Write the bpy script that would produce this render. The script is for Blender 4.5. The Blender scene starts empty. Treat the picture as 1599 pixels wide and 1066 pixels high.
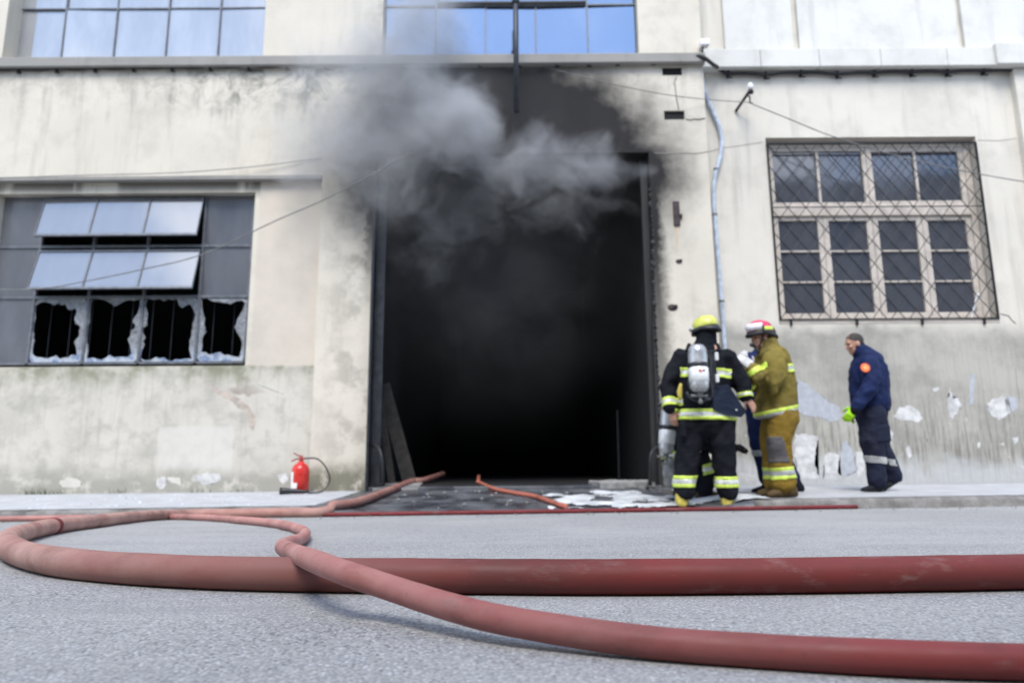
import bpy, bmesh, math, random
from mathutils import Vector, Matrix, noise as mnoise
random.seed(7)
R = math.radians
SC = bpy.context.scene
COL = SC.collection

# ------------------------------------------------------------------ camera
CAM_Z, PITCH, ROLL, FPX = 0.34, R(9.87), R(-0.40), 1066.0
_f = Vector((0, math.cos(PITCH), math.sin(PITCH)))
_u = Vector((0, -math.sin(PITCH), math.cos(PITCH)))
_r = Vector((1, 0, 0))
RT = _r * math.cos(ROLL) + _u * math.sin(ROLL)
UP = -_r * math.sin(ROLL) + _u * math.cos(ROLL)
FW = _f
cam_d = bpy.data.cameras.new('camera')
cam = bpy.data.objects.new('camera', cam_d)
COL.objects.link(cam)
cam.matrix_world = Matrix(((RT.x, UP.x, -FW.x, 0), (RT.y, UP.y, -FW.y, 0), (RT.z, UP.z, -FW.z, CAM_Z), (0, 0, 0, 1)))
cam_d.sensor_width = 36.0
cam_d.lens = 36.0 * FPX / 1599.0
cam_d.clip_start = 0.05
cam_d.clip_end = 400
cam_d.dof.use_dof = True
cam_d.dof.focus_distance = 2.0
cam_d.dof.aperture_fstop = 2.5
SC.camera = cam

# ------------------------------------------------------------------ sky, sun, exposure
SUN_EL, SUN_AZ = R(57), R(185)          # azimuth clockwise from +Y
world = bpy.data.worlds.new('World')
SC.world = world
world.use_nodes = True
wn, wl = world.node_tree.nodes, world.node_tree.links
wn.clear()
w_out = wn.new('ShaderNodeOutputWorld')
w_bg = wn.new('ShaderNodeBackground')
w_sky = wn.new('ShaderNodeTexSky')
w_sky.sky_type = 'NISHITA'
w_sky.sun_disc = False
w_sky.sun_elevation = SUN_EL
w_sky.sun_rotation = SUN_AZ
w_sky.air_density = 1.0
w_sky.dust_density = 0.3
w_tc = wn.new('ShaderNodeTexCoord')
w_map = wn.new('ShaderNodeMapping')
w_map.inputs['Location'].default_value = (0.55, 0.1, 0.3)
w_map.inputs['Scale'].default_value = (1.0, 1.0, 1.7)
w_n = wn.new('ShaderNodeTexNoise')
w_n.inputs['Scale'].default_value = 2.1
w_n.inputs['Detail'].default_value = 7
w_n.inputs['Roughness'].default_value = 0.55
w_n.inputs['Distortion'].default_value = 0.3
w_r = wn.new('ShaderNodeMapRange')
w_r.interpolation_type = 'SMOOTHSTEP'
w_r.inputs['From Min'].default_value = 0.47
w_r.inputs['From Max'].default_value = 0.66
w_r.inputs['To Max'].default_value = 0.92
w_mix = wn.new('ShaderNodeMix')
w_mix.data_type = 'RGBA'
w_mix.inputs['B'].default_value = (8.0, 8.3, 8.9, 1)
wl.new(w_tc.outputs['Generated'], w_map.inputs['Vector'])
wl.new(w_map.outputs['Vector'], w_n.inputs['Vector'])
wl.new(w_n.outputs['Fac'], w_r.inputs['Value'])
wl.new(w_r.outputs['Result'], w_mix.inputs['Factor'])
wl.new(w_sky.outputs['Color'], w_mix.inputs['A'])
wl.new(w_mix.outputs['Result'], w_bg.inputs['Color'])
w_bg.inputs['Strength'].default_value = 0.12
wl.new(w_bg.outputs['Background'], w_out.inputs['Surface'])

sun_d = bpy.data.lights.new('sun', 'SUN')
sun_d.energy = 1.4
sun_d.angle = R(28)
sun_d.color = (1.0, 0.955, 0.88)
sun = bpy.data.objects.new('sun', sun_d)
COL.objects.link(sun)
_sd = Vector((math.sin(SUN_AZ) * math.cos(SUN_EL), math.cos(SUN_AZ) * math.cos(SUN_EL), math.sin(SUN_EL)))
sun.rotation_euler = _sd.to_track_quat('Z', 'Y').to_euler()
sun.location = _sd * 40

SC.view_settings.view_transform = 'Standard'
SC.view_settings.look = 'None'
SC.view_settings.exposure = 1.6
SC.view_settings.gamma = 1.0
SC.view_settings.use_curve_mapping = False
SC.render.engine = 'CYCLES'
SC.cycles.use_denoising = True
SC.cycles.max_bounces = 6
SC.cycles.volume_bounces = 2
SC.cycles.volume_step_rate = 1.0
SC.cycles.volume_max_steps = 256
SC.cycles.transparent_max_bounces = 8
SC.cycles.caustics_reflective = False
SC.cycles.caustics_refractive = False

# ------------------------------------------------------------------ survey helpers (photograph pixel -> point on a real plane)
def ray(px, py):
    return RT * ((px - 799.5) / FPX) - UP * ((py - 533.0) / FPX) + FW

def W(px, py, Y):
    d = ray(px, py)
    t = Y / d.y
    return Vector((d.x * t, Y, CAM_Z + d.z * t))

def WX(px, py, Y): return W(px, py, Y).x
def WZ(px, py, Y): return W(px, py, Y).z

YF, YR, YK = 9.2, 9.5, 6.9            # factory facade, adjoining facade, kerb line

def gutter_z(x): return -0.178 + 0.008 * x
def road_z(x, y):
    t = min(abs(y) / YK, 1.4)
    return (-0.178 + 0.008 * max(-14, min(14, x))) * t * t
def wall_z(x): return -0.030 + 0.004 * x
def kerb_z(x): return gutter_z(x) + 0.10
def pave_z(x, y):
    t = (y - YK) / (9.3 - YK)
    return kerb_z(x) * (1 - t) + wall_z(x) * t
AP0, AP1 = -1.75, 2.12                # dropped driveway apron, x range
def apron_z(x, y):
    t = max(0, (y - YK) / (9.3 - YK))
    return (gutter_z(x) + 0.025) * (1 - t) + wall_z(x) * t

def G(px, py, zf=road_z, h=0.0):
    d = ray(px, py)
    lo, hi = 0.2, 60.0
    for _ in range(60):
        m = (lo + hi) / 2
        p = Vector((0, 0, CAM_Z)) + d * m
        if p.z - h > zf(p.x, p.y): lo = m
        else: hi = m
    return Vector((0, 0, CAM_Z)) + d * lo

# ------------------------------------------------------------------ object helpers
ORG = {}
def link(o): COL.objects.link(o); return o

def tag(o, label=None, cat=None, group=None, kind=None):
    if label: o['label'] = label
    if cat: o['category'] = cat
    if group: o['group'] = group
    if kind: o['kind'] = kind
    return o

def root(name, loc, label=None, cat=None, group=None, kind=None):
    o = link(bpy.data.objects.new(name, None))
    o.location = loc
    o.empty_display_size = 0.2
    ORG[o.name] = Vector(loc)
    return tag(o, label, cat, group, kind)

def obj(name, geo, mat, parent=None, smooth=False, origin=None):
    """Link geometry given in world coordinates as ONE object."""
    if isinstance(geo, bmesh.types.BMesh):
        me = bpy.data.meshes.new(name)
        bmesh.ops.recalc_face_normals(geo, faces=geo.faces)
        geo.to_mesh(me)
        geo.free()
    else:
        me = geo
        me.name = name
    if smooth:
        for p in me.polygons: p.use_smooth = True
    mats = mat if isinstance(mat, (list, tuple)) else [mat]
    me.materials.clear()
    for m in mats: me.materials.append(m)
    o = link(bpy.data.objects.new(name, me))
    if parent is not None:
        org = ORG[parent.name]
        me.transform(Matrix.Translation(-org))
        o.parent = parent
        ORG[o.name] = org
    else:
        if origin is None:
            xs = [v.co for v in me.vertices]
            origin = Vector(((min(v.x for v in xs) + max(v.x for v in xs)) / 2, (min(v.y for v in xs) + max(v.y for v in xs)) / 2, min(v.z for v in xs)))
        origin = Vector(origin)
        me.transform(Matrix.Translation(-origin))
        o.location = origin
        ORG[o.name] = origin
    return o

def inst(src, parent, off):
    """A piece sharing its mesh with src, shifted by off (world)."""
    o = src.copy()
    link(o)
    o.parent = parent
    o.location = src.location + Vector(off)
    ORG[o.name] = ORG[src.name]
    return o

def box(bm, x0, x1, y0, y1, z0, z1, bev=0.0):
    vs = [bm.verts.new((x, y, z)) for x in (x0, x1) for y in (y0, y1) for z in (z0, z1)]
    fs = [(0, 1, 3, 2), (4, 6, 7, 5), (0, 4, 5, 1), (2, 3, 7, 6), (0, 2, 6, 4), (1, 5, 7, 3)]
    faces = [bm.faces.new([vs[i] for i in f]) for f in fs]
    if bev:
        es = list({e for f in faces for e in f.edges})
        bmesh.ops.bevel(bm, geom=es, offset=bev, segments=1, affect='EDGES')
    return bm

def bxm(*a, **k): return box(bmesh.new(), *a, **k)

def slab(bm, pts, thick):
    """Prism: polygon (world points) extruded by vector thick."""
    t = Vector(thick)
    a = [bm.verts.new(Vector(p)) for p in pts]
    b = [bm.verts.new(Vector(p) + t) for p in pts]
    n = len(pts)
    bm.faces.new(a); bm.faces.new(b[::-1])
    for i in range(n):
        bm.faces.new((a[i], a[(i + 1) % n], b[(i + 1) % n], b[i]))
    return bm

def crom(pts, per=10):
    pts = [Vector(p) for p in pts]
    P = [pts[0] * 2 - pts[1]] + pts + [pts[-1] * 2 - pts[-2]]
    out = []
    for i in range(1, len(P) - 2):
        p0, p1, p2, p3 = P[i - 1:i + 3]
        for k in range(per):
            t = k / per
            out.append(0.5 * ((2 * p1) + (p2 - p0) * t + (2 * p0 - 5 * p1 + 4 * p2 - p3) * t * t + (3 * p1 - p0 - 3 * p2 + p3) * t ** 3))
    out.append(P[-2])
    return out

def tube(bm, pts, r, n=12, rf=None):
    """Round tube along points; rf(i, N) scales the radius."""
    pts = [Vector(p) for p in pts]
    N = len(pts)
    rings, side = [], None
    for i, p in enumerate(pts):
        t = (pts[min(i + 1, N - 1)] - pts[max(i - 1, 0)]).normalized()
        if side is None:
            side = t.orthogonal().normalized()
        side = (side - t * side.dot(t)).normalized()
        up = t.cross(side)
        rr = r * (rf(i, N) if rf else 1.0)
        rings.append([bm.verts.new(p + (side * math.cos(2 * math.pi * k / n) + up * math.sin(2 * math.pi * k / n)) * rr) for k in range(n)])
    for a, b in zip(rings, rings[1:]):
        for k in range(n):
            bm.faces.new((a[k], a[(k + 1) % n], b[(k + 1) % n], b[k]))
    bm.faces.new(rings[0][::-1]); bm.faces.new(rings[-1])
    return bm

def limb(bm, pts, rads, side=(1, 0, 0), n=16, round_ends=True):
    """Closed tube with elliptical rings: rads = (a along side, b across) per point."""
    pts = [Vector(p) for p in pts]
    rads = [(r, r) if isinstance(r, (int, float)) else r for r in rads]
    side = Vector(side)
    if round_ends:
        t0 = (pts[0] - pts[1]).normalized(); t1 = (pts[-1] - pts[-2]).normalized()
        m0, m1 = min(rads[0]), min(rads[-1])
        pts = [pts[0] + t0 * m0 * .75, pts[0] + t0 * m0 * .5] + pts + [pts[-1] + t1 * m1 * .5, pts[-1] + t1 * m1 * .75]
        rads = [(rads[0][0] * .35, rads[0][1] * .35), (rads[0][0] * .8, rads[0][1] * .8)] + rads + [(rads[-1][0] * .8, rads[-1][1] * .8), (rads[-1][0] * .35, rads[-1][1] * .35)]
    N = len(pts)
    rings = []
    for i, p in enumerate(pts):
        t = (pts[min(i + 1, N - 1)] - pts[max(i - 1, 0)]).normalized()
        s = side - t * side.dot(t)
        if s.length < 1e-3: s = t.orthogonal()
        s.normalize()
        u = t.cross(s)
        a, b = rads[i]
        rings.append([bm.verts.new(p + s * math.cos(2 * math.pi * k / n) * a + u * math.sin(2 * math.pi * k / n) * b) for k in range(n)])
    for a, b in zip(rings, rings[1:]):
        for k in range(n):
            bm.faces.new((a[k], a[(k + 1) % n], b[(k + 1) % n], b[k]))
    bm.faces.new(rings[0][::-1]); bm.faces.new(rings[-1])
    return bm

def ell(bm, c, r, M=None, seg=16):
    m = Matrix.Translation(Vector(c)) @ (M.to_4x4() if M else Matrix()) @ Matrix.Diagonal((r[0], r[1], r[2], 1))
    bmesh.ops.create_uvsphere(bm, u_segments=seg, v_segments=seg * 2 // 3, radius=1, matrix=m)
    return bm

def lathe(bm, c, prof, axis=(0, 0, 1), n=20):
    ax = Vector(axis).normalized(); s = ax.orthogonal().normalized(); u = ax.cross(s)
    rings = []
    for r, h in prof:
        rings.append([bm.verts.new(Vector(c) + ax * h + (s * math.cos(2 * math.pi * k / n) + u * math.sin(2 * math.pi * k / n)) * max(r, 1e-4)) for k in range(n)])
    for a, b in zip(rings, rings[1:]):
        for k in range(n):
            bm.faces.new((a[k], a[(k + 1) % n], b[(k + 1) % n], b[k]))
    bm.faces.new(rings[0][::-1]); bm.faces.new(rings[-1])
    return bm

def remesh(bm, voxel, smooth=6, amp=0.0, freq=9.0, seed=0.0, zs=1.0):
    """Fuse closed pieces into one continuous surface, smooth it, add cloth folds."""
    bmesh.ops.recalc_face_normals(bm, faces=bm.faces)
    me = bpy.data.meshes.new('tmp'); bm.to_mesh(me); bm.free()
    o = link(bpy.data.objects.new('tmp', me))
    m = o.modifiers.new('r', 'REMESH'); m.mode = 'VOXEL'; m.voxel_size = voxel
    s = o.modifiers.new('s', 'SMOOTH'); s.iterations = smooth; s.factor = 0.5
    dg = bpy.context.evaluated_depsgraph_get()
    res = bpy.data.meshes.new_from_object(o.evaluated_get(dg))
    bpy.data.objects.remove(o); bpy.data.meshes.remove(me)
    if amp:
        off = Vector((seed, seed * 1.7, seed * .3))
        nn = [v.normal.copy() for v in res.vertices]
        for v, n in zip(res.vertices, nn):
            p = Vector((v.co.x, v.co.y, v.co.z * zs)) * freq + off
            k = mnoise.noise(p)
            k2 = mnoise.noise(p * 2.3 + off)
            ridge = 1 - abs(k) * 2.4
            v.co += n * amp * (ridge * .75 + k2 * .5)
    for p in res.polygons: p.use_smooth = True
    return res

def band(src, co, no, h0, h1, pred=None, off=0.005):
    """A strip of the garment src between two parallel planes, lifted off it."""
    bm = bmesh.new(); bm.from_mesh(src.data)
    org = ORG[src.name]
    no = Vector(no).normalized(); co = Vector(co) - org
    for h, flip in ((h0, True), (h1, False)):
        g = bm.verts[:] + bm.edges[:] + bm.faces[:]
        bmesh.ops.bisect_plane(bm, geom=g, plane_co=co + no * h, plane_no=no, clear_inner=flip, clear_outer=not flip)
    if pred:
        dead = [f for f in bm.faces if not pred(f.calc_center_median() + org)]
        bmesh.ops.delete(bm, geom=dead, context='FACES')
    bm.normal_update()
    for v in bm.verts: v.co += v.normal * off
    bmesh.ops.translate(bm, verts=bm.verts, vec=org)
    return bm

# ------------------------------------------------------------------ materials
class NT:
    def __init__(s, name):
        s.m = bpy.data.materials.new(name); s.m.use_nodes = True
        s.t = s.m.node_tree; s.t.nodes.clear()
        s.out = s.n('ShaderNodeOutputMaterial')
        g = s.n('ShaderNodeNewGeometry'); s.pos = g.outputs['Position']
    def n(s, t): return s.t.nodes.new(t)
    def set(s, inp, v):
        if isinstance(v, bpy.types.NodeSocket): s.t.links.new(v, inp)
        else:
            if isinstance(v, (tuple, list)) and len(v) == 3 and inp.type == 'RGBA': v = (*v, 1)
            inp.default_value = v
    def math(s, op, a, b=0.0, c=0.0, clamp=False):
        x = s.n('ShaderNodeMath'); x.operation = op; x.use_clamp = clamp
        s.set(x.inputs[0], a); s.set(x.inputs[1], b); s.set(x.inputs[2], c)
        return x.outputs[0]
    def mapping(s, v, scale=(1, 1, 1), loc=(0, 0, 0)):
        x = s.n('ShaderNodeMapping'); s.set(x.inputs['Vector'], v)
        x.inputs['Scale'].default_value = scale; x.inputs['Location'].default_value = loc
        return x.outputs[0]
    def noise(s, scale, detail=4, rough=0.55, vec=None, dist=0.0, stretch=None, loc=(0, 0, 0)):
        v = vec or s.pos
        if stretch or loc != (0, 0, 0): v = s.mapping(v, stretch or (1, 1, 1), loc)
        x = s.n('ShaderNodeTexNoise'); s.set(x.inputs['Vector'], v)
        x.inputs['Scale'].default_value = scale; x.inputs['Detail'].default_value = detail
        x.inputs['Roughness'].default_value = rough; x.inputs['Distortion'].default_value = dist
        return x.outputs['Fac']
    def voro(s, scale, vec=None, feature='F1', out='Distance', rnd=1.0):
        x = s.n('ShaderNodeTexVoronoi'); x.feature = feature; s.set(x.inputs['Vector'], vec or s.pos)
        x.inputs['Scale'].default_value = scale; x.inputs['Randomness'].default_value = rnd
        return x.outputs[out]
    def rng(s, v, a, b, c=0.0, d=1.0, smooth=True):
        x = s.n('ShaderNodeMapRange'); x.interpolation_type = 'SMOOTHSTEP' if smooth else 'LINEAR'
        s.set(x.inputs['Value'], v); s.set(x.inputs['From Min'], a); s.set(x.inputs['From Max'], b)
        s.set(x.inputs['To Min'], c); s.set(x.inputs['To Max'], d)
        return x.outputs[0]
    def mix(s, f, a, b):
        x = s.n('ShaderNodeMix'); x.data_type = 'RGBA'
        s.set(x.inputs['Factor'], f); s.set(x.inputs['A'], a); s.set(x.inputs['B'], b)
        return x.outputs['Result']
    def xyz(s):
        x = s.n('ShaderNodeSeparateXYZ'); s.t.links.new(s.pos, x.inputs[0])
        return x.outputs
    def dist(s, c, r):
        """|(p-c)/r| of an ellipsoid."""
        x = s.n('ShaderNodeVectorMath'); x.operation = 'SUBTRACT'; s.set(x.inputs[0], s.pos); x.inputs[1].default_value = c
        y = s.n('ShaderNodeVectorMath'); y.operation = 'DIVIDE'; s.t.links.new(x.outputs[0], y.inputs[0]); y.inputs[1].default_value = r
        z = s.n('ShaderNodeVectorMath'); z.operation = 'LENGTH'; s.t.links.new(y.outputs[0], z.inputs[0])
        return z.outputs['Value']
    def bump(s, h, strength=0.3, distance=0.01, normal=None):
        x = s.n('ShaderNodeBump'); s.set(x.inputs['Height'], h)
        x.inputs['Strength'].default_value = strength; x.inputs['Distance'].default_value = distance
        if normal is not None: s.set(x.inputs['Normal'], normal)
        return x.outputs[0]
    def pbr(s, color, rough=0.6, metal=0.0, normal=None, **kw):
        x = s.n('ShaderNodeBsdfPrincipled')
        s.set(x.inputs['Base Color'], color); s.set(x.inputs['Roughness'], rough); s.set(x.inputs['Metallic'], metal)
        if normal is not None: s.set(x.inputs['Normal'], normal)
        for k, v in kw.items(): s.set(x.inputs[k.replace('_', ' ')], v)
        s.t.links.new(x.outputs[0], s.out.inputs['Surface'])
        return x

def simple(name, c, rough=0.6, metal=0.0, var=0.25, scale=12, bump=0.15, bscale=60, **kw):
    m = NT(name)
    n = m.noise(scale, 5, 0.6)
    col = m.mix(m.rng(n, .3, .7), tuple(x * (1 - var) for x in c), tuple(min(1, x * (1 + var)) for x in c))
    m.pbr(col, m.rng(n, .3, .7, rough - .08, min(1, rough + .08)), metal, m.bump(m.noise(bscale, 3), bump, .004), **kw)
    return m.m

def plaster(name, base, dark, kind):
    """Weathered lime plaster; kind selects where its stains sit."""
    m = NT(name)
    X, Y, Z = m.xyz()
    big = m.noise(0.55, 5, .6, loc=(3, 0, 1))
    med = m.noise(2.3, 6, .62, loc=(0, 5, 0))
    fine = m.noise(28, 4, .6)
    streak = m.noise(5.5, 4, .6, stretch=(1, 1, .10))
    streak2 = m.noise(17, 3, .6, stretch=(1, 1, .05), loc=(7, 0, 2))
    col = m.mix(m.rng(big, .35, .65), base, tuple(c * .90 for c in base))
    col = m.mix(m.math('MULTIPLY', m.rng(med, .47, .70), .45), col, tuple(c * .70 for c in base))
    col = m.mix(m.math('MULTIPLY', m.rng(streak, .53, .74), .42), col, tuple(c * .60 for c in base))
    hs = m.math('MULTIPLY', m.rng(fine, .62, .8), .25)
    col = m.mix(hs, col, dark)
    if kind == 'factory':
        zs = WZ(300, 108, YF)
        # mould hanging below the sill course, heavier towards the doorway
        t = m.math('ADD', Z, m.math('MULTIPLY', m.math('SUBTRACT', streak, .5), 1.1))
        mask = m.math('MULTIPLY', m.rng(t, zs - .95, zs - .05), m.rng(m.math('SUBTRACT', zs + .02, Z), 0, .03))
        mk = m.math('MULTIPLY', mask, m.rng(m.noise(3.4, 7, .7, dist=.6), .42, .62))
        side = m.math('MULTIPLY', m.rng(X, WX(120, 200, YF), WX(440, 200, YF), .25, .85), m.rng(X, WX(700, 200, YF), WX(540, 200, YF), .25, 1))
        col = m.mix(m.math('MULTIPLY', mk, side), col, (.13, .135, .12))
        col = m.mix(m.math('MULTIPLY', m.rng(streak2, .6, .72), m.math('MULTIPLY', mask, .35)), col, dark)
        # smudged parts of the pillar
        col = m.mix(m.math('MULTIPLY', m.rng(med, .48, .64), m.math('MULTIPLY', m.rng(X, WX(490, 500, YF), WX(560, 500, YF)), m.rng(X, WX(760, 500, YF), WX(700, 500, YF)), ), ), col, tuple(c * .66 for c in base))
    if kind in ('factory', 'panel'):
        # mossy base and the strip below the window
        zb = m.math('ADD', m.math('SUBTRACT', Z, m.math('MULTIPLY', X, .005)), m.math('MULTIPLY', m.math('SUBTRACT', med, .5), .55))
        mb = m.math('MULTIPLY', m.rng(zb, .42, .12), m.rng(m.noise(4.5, 6, .65, loc=(2, 1, 0)), .32, .50))
        col = m.mix(m.math('MULTIPLY', mb, .85), col, (.135, .135, .095))
        if kind == 'panel':
            zw = WZ(200, 571, YF)
            lo = m.rng(Z, zw + .02, zw - .05)
            col = m.mix(m.math('MULTIPLY', lo, .45), col, (.52, .505, .465))
            mot = m.noise(3.8, 7, .68, loc=(8, 3, 2)); mot2 = m.noise(1.1, 5, .6, stretch=(1, 1, 1.8), loc=(2, 7, 4))
            col = m.mix(m.math('MULTIPLY', lo, m.math('MULTIPLY', m.rng(mot, .47, .68), .45)), col, (.30, .285, .25))
            col = m.mix(m.math('MULTIPLY', lo, m.math('MULTIPLY', m.rng(mot2, .50, .64), .40)), col, (.36, .345, .31))
            col = m.mix(m.math('MULTIPLY', lo, m.math('MULTIPLY', m.rng(streak2, .55, .7), .30)), col, (.33, .315, .28))
            gx = m.math('MULTIPLY', m.rng(X, WX(239, 700, YF), WX(244, 700, YF)), m.rng(X, WX(363, 700, YF), WX(357, 700, YF)))
            gz_ = m.math('MULTIPLY', m.rng(Z, WZ(300, 740, YF), WZ(300, 725, YF)), m.rng(Z, WZ(300, 662, YF), WZ(300, 668, YF)))
            col = m.mix(m.math('MULTIPLY', m.math('MULTIPLY', gx, gz_), .55), col, (.62, .605, .56))
            band = m.math('MULTIPLY', m.rng(m.math('ADD', Z, m.math('MULTIPLY', m.math('SUBTRACT', streak, .5), .5)), zw - .34, zw - .02), m.rng(Z, zw + .03, zw - .01))
            col = m.mix(m.math('MULTIPLY', band, m.rng(med, .38, .62, .15, .85)), col, (.20, .205, .135))
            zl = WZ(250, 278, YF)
            ledge_dark = m.math('MULTIPLY', m.rng(Z, zl - .32, zl - .02), m.rng(m.noise(1.6, 4, .6, stretch=(1, 1, .2), loc=(1, 0, 4)), .42, .5))  # patchy dark band just below the ledge
            col = m.mix(m.math('MULTIPLY', ledge_dark, .8), col, (.07, .065, .06))
            col = m.mix(m.math('MULTIPLY', m.rng(X, WX(395, 400, YF), WX(400, 400, YF)), m.rng(Z, zw - .02, zw + .02)), col, m.mix(m.rng(med, .3, .8), (.60, .54, .46), (.52, .47, .40)))
            # brown scuffs
            st = m.rng(m.dist((WX(365, 625, YF), YF, WZ(365, 625, YF)), (.55, 2, .28)), .4, 1, 1, 0)
            wv = m.rng(m.noise(2.2, 3, .5, stretch=(1, 1, 1.6), loc=(4.2, 0, 1)), .52, .56)
            col = m.mix(m.math('MULTIPLY', m.math('MULTIPLY', st, wv), .55), col, (.25, .19, .16))
    if kind == 'factory':
        ZD_ = WZ(1015, 238, YF)
        # soot burnt on to the wall over and beside the doorway
        def P(px, py): return (WX(px, py, YF), YF, WZ(px, py, YF))
        warp = m.math('MULTIPLY', m.math('SUBTRACT', m.noise(2.6, 6, .6), .5), .32)
        masks = []
        for (px, py, rx, rz) in ((790, 262, 2.85, 2.2), (895, 270, 1.95, .95), (725, 200, 1.7, 1.75)):
            masks.append(m.rng(m.math('ADD', m.dist(P(px, py), (rx, 3, rz)), warp), .60, 1.08, 1, 0))
        k = masks[0]
        for q in masks[1:]: k = m.math('MAXIMUM', k, q)
        edge = m.math('ADD', m.math('SUBTRACT', WX(1031, 450, YF), X), m.math('MULTIPLY', m.math('SUBTRACT', m.noise(9, 5, .7), .5), .20))
        jam = m.math('MULTIPLY', m.rng(edge, -.21, .03), m.math('MULTIPLY', m.rng(Z, 0.3, 4.0, .6, 1), m.rng(Z, ZD_ + .35, ZD_ - .1)))
        k = m.math('MAXIMUM', k, m.math('MULTIPLY', jam, m.rng(X, WX(950, 400, YF), WX(990, 400, YF))))
        edl = m.math('ADD', m.math('SUBTRACT', X, WX(572, 450, YF)), m.math('MULTIPLY', m.math('SUBTRACT', m.noise(9, 5, .7, loc=(3, 3, 3)), .5), .30))
        jl = m.math('MULTIPLY', m.rng(edl, -.14, .02), m.rng(X, WX(640, 400, YF), WX(600, 400, YF)))
        k = m.math('MAXIMUM', k, m.math('MULTIPLY', jl, m.math('MULTIPLY', m.rng(Z, 2.2, 4.0, .12, 1), m.rng(Z, ZD_ + .35, ZD_ - .1))))
        up = m.rng(Z, WZ(800, 99, YF) + .03, WZ(800, 99, YF) - .02)
        k = m.math('MULTIPLY', k, up)
        col = m.mix(m.math('MINIMUM', k, 0.97), col, (.013, .013, .016))
        # grey heat haze on the upper pier
    if kind == 'adjoin':
        zd = WZ(1400, 505, YR)
        t = m.math('ADD', Z, m.math('MULTIPLY', m.math('SUBTRACT', med, .5), .5))
        dado = m.rng(t, zd + .10, zd - .22)
        gcol = m.mix(m.rng(m.noise(1.4, 6, .65, loc=(1, 1, 1)), .36, .66), (.43, .41, .365), (.30, .29, .26))
        low = m.rng(Z, 1.5, .3)
        sk = m.math('MULTIPLY', m.rng(m.noise(26, 4, .65, stretch=(1, 1, .07)), .47, .60), m.math('ADD', m.math('MULTIPLY', low, .7), .12))
        gcol = m.mix(sk, gcol, (.185, .175, .15))
        gcol = m.mix(m.math('MULTIPLY', m.rng(m.noise(11, 5, .7, loc=(2, 2, 9)), .64, .70), m.math('ADD', m.math('MULTIPLY', low, .8), .15)), gcol, (.66, .655, .64))
        gcol = m.mix(m.math('MULTIPLY', m.rng(m.math('ADD', Z, m.math('MULTIPLY', m.math('SUBTRACT', med, .5), .7)), .42, .12), .65), gcol, (.52, .53, .545))
        col = m.mix(dado, col, gcol)
        # shadow in the corner beside the factory, painted as streaky grey
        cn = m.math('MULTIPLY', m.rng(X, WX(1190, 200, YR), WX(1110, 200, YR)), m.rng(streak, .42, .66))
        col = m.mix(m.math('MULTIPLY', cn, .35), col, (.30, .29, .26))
    bh = m.math('ADD', m.math('MULTIPLY', med, .5), m.math('ADD', m.math('MULTIPLY', fine, .25), m.math('MULTIPLY', streak2, .12)))
    m.pbr(col, .9, 0, m.bump(bh, .5, .02), Specular_IOR_Level=.1)
    return m.m

M = {}
M['factory'] = plaster('factory plaster', (.66, .61, .52), (.28, .26, .22), 'factory')
M['panel'] = plaster('panel plaster', (.64, .595, .505), (.26, .25, .21), 'panel')
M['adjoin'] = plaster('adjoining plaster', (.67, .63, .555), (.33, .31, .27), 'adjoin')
M['trim'] = plaster('trim plaster', (.66, .65, .61), (.34, .33, .29), 'trim')
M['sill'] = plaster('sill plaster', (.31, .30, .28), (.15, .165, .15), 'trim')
M['patch_white'] = simple('bare lime patch', (.53, .525, .515), .9, var=.24, scale=9)
M['patch_blue'] = simple('cement patch', (.40, .415, .45), .9, var=.12)
M['frame_dark'] = simple('steel window frame', (.13, .14, .16), .5, .2)
M['frame_wood'] = simple('cream painted wood', (.55, .49, .43), .65, var=.14, scale=7)
M['iron'] = simple('black iron', (.018, .019, .022), .5, .5)
M['steel_dark'] = simple('sooty steel', (.045, .05, .06), .5, .6)
M['steel_grey'] = simple('grey door frame', (.16, .16, .155), .6, .2)
M['soot_frame'] = simple('sooted frame', (.022, .022, .024), .7)
M['rust'] = simple('rusty plate', (.055, .040, .042), .8, .2, var=.5)
M['conduit'] = simple('grey plastic conduit', (.42, .48, .57), .45)
M['cable'] = simple('black cable', (.018, .018, .022), .6)
M['wire'] = simple('grey wire', (.16, .16, .16), .6)
M['white_plastic'] = simple('white plastic', (.80, .80, .79), .4, var=.05)
M['black_rubber'] = simple('black rubber', (.014, .015, .02), .45)
M['red_paint'] = simple('red cylinder paint', (.52, .028, .02), .3, var=.15)
M['brass'] = simple('brass valve', (.35, .07, .06), .4, .6)
M['wood_burnt'] = simple('charred plank', (.055, .05, .045), .8, var=.4)
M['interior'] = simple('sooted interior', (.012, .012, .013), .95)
M['floor_burnt'] = simple('wet sooty floor', (.02, .02, .022), .5)

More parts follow.
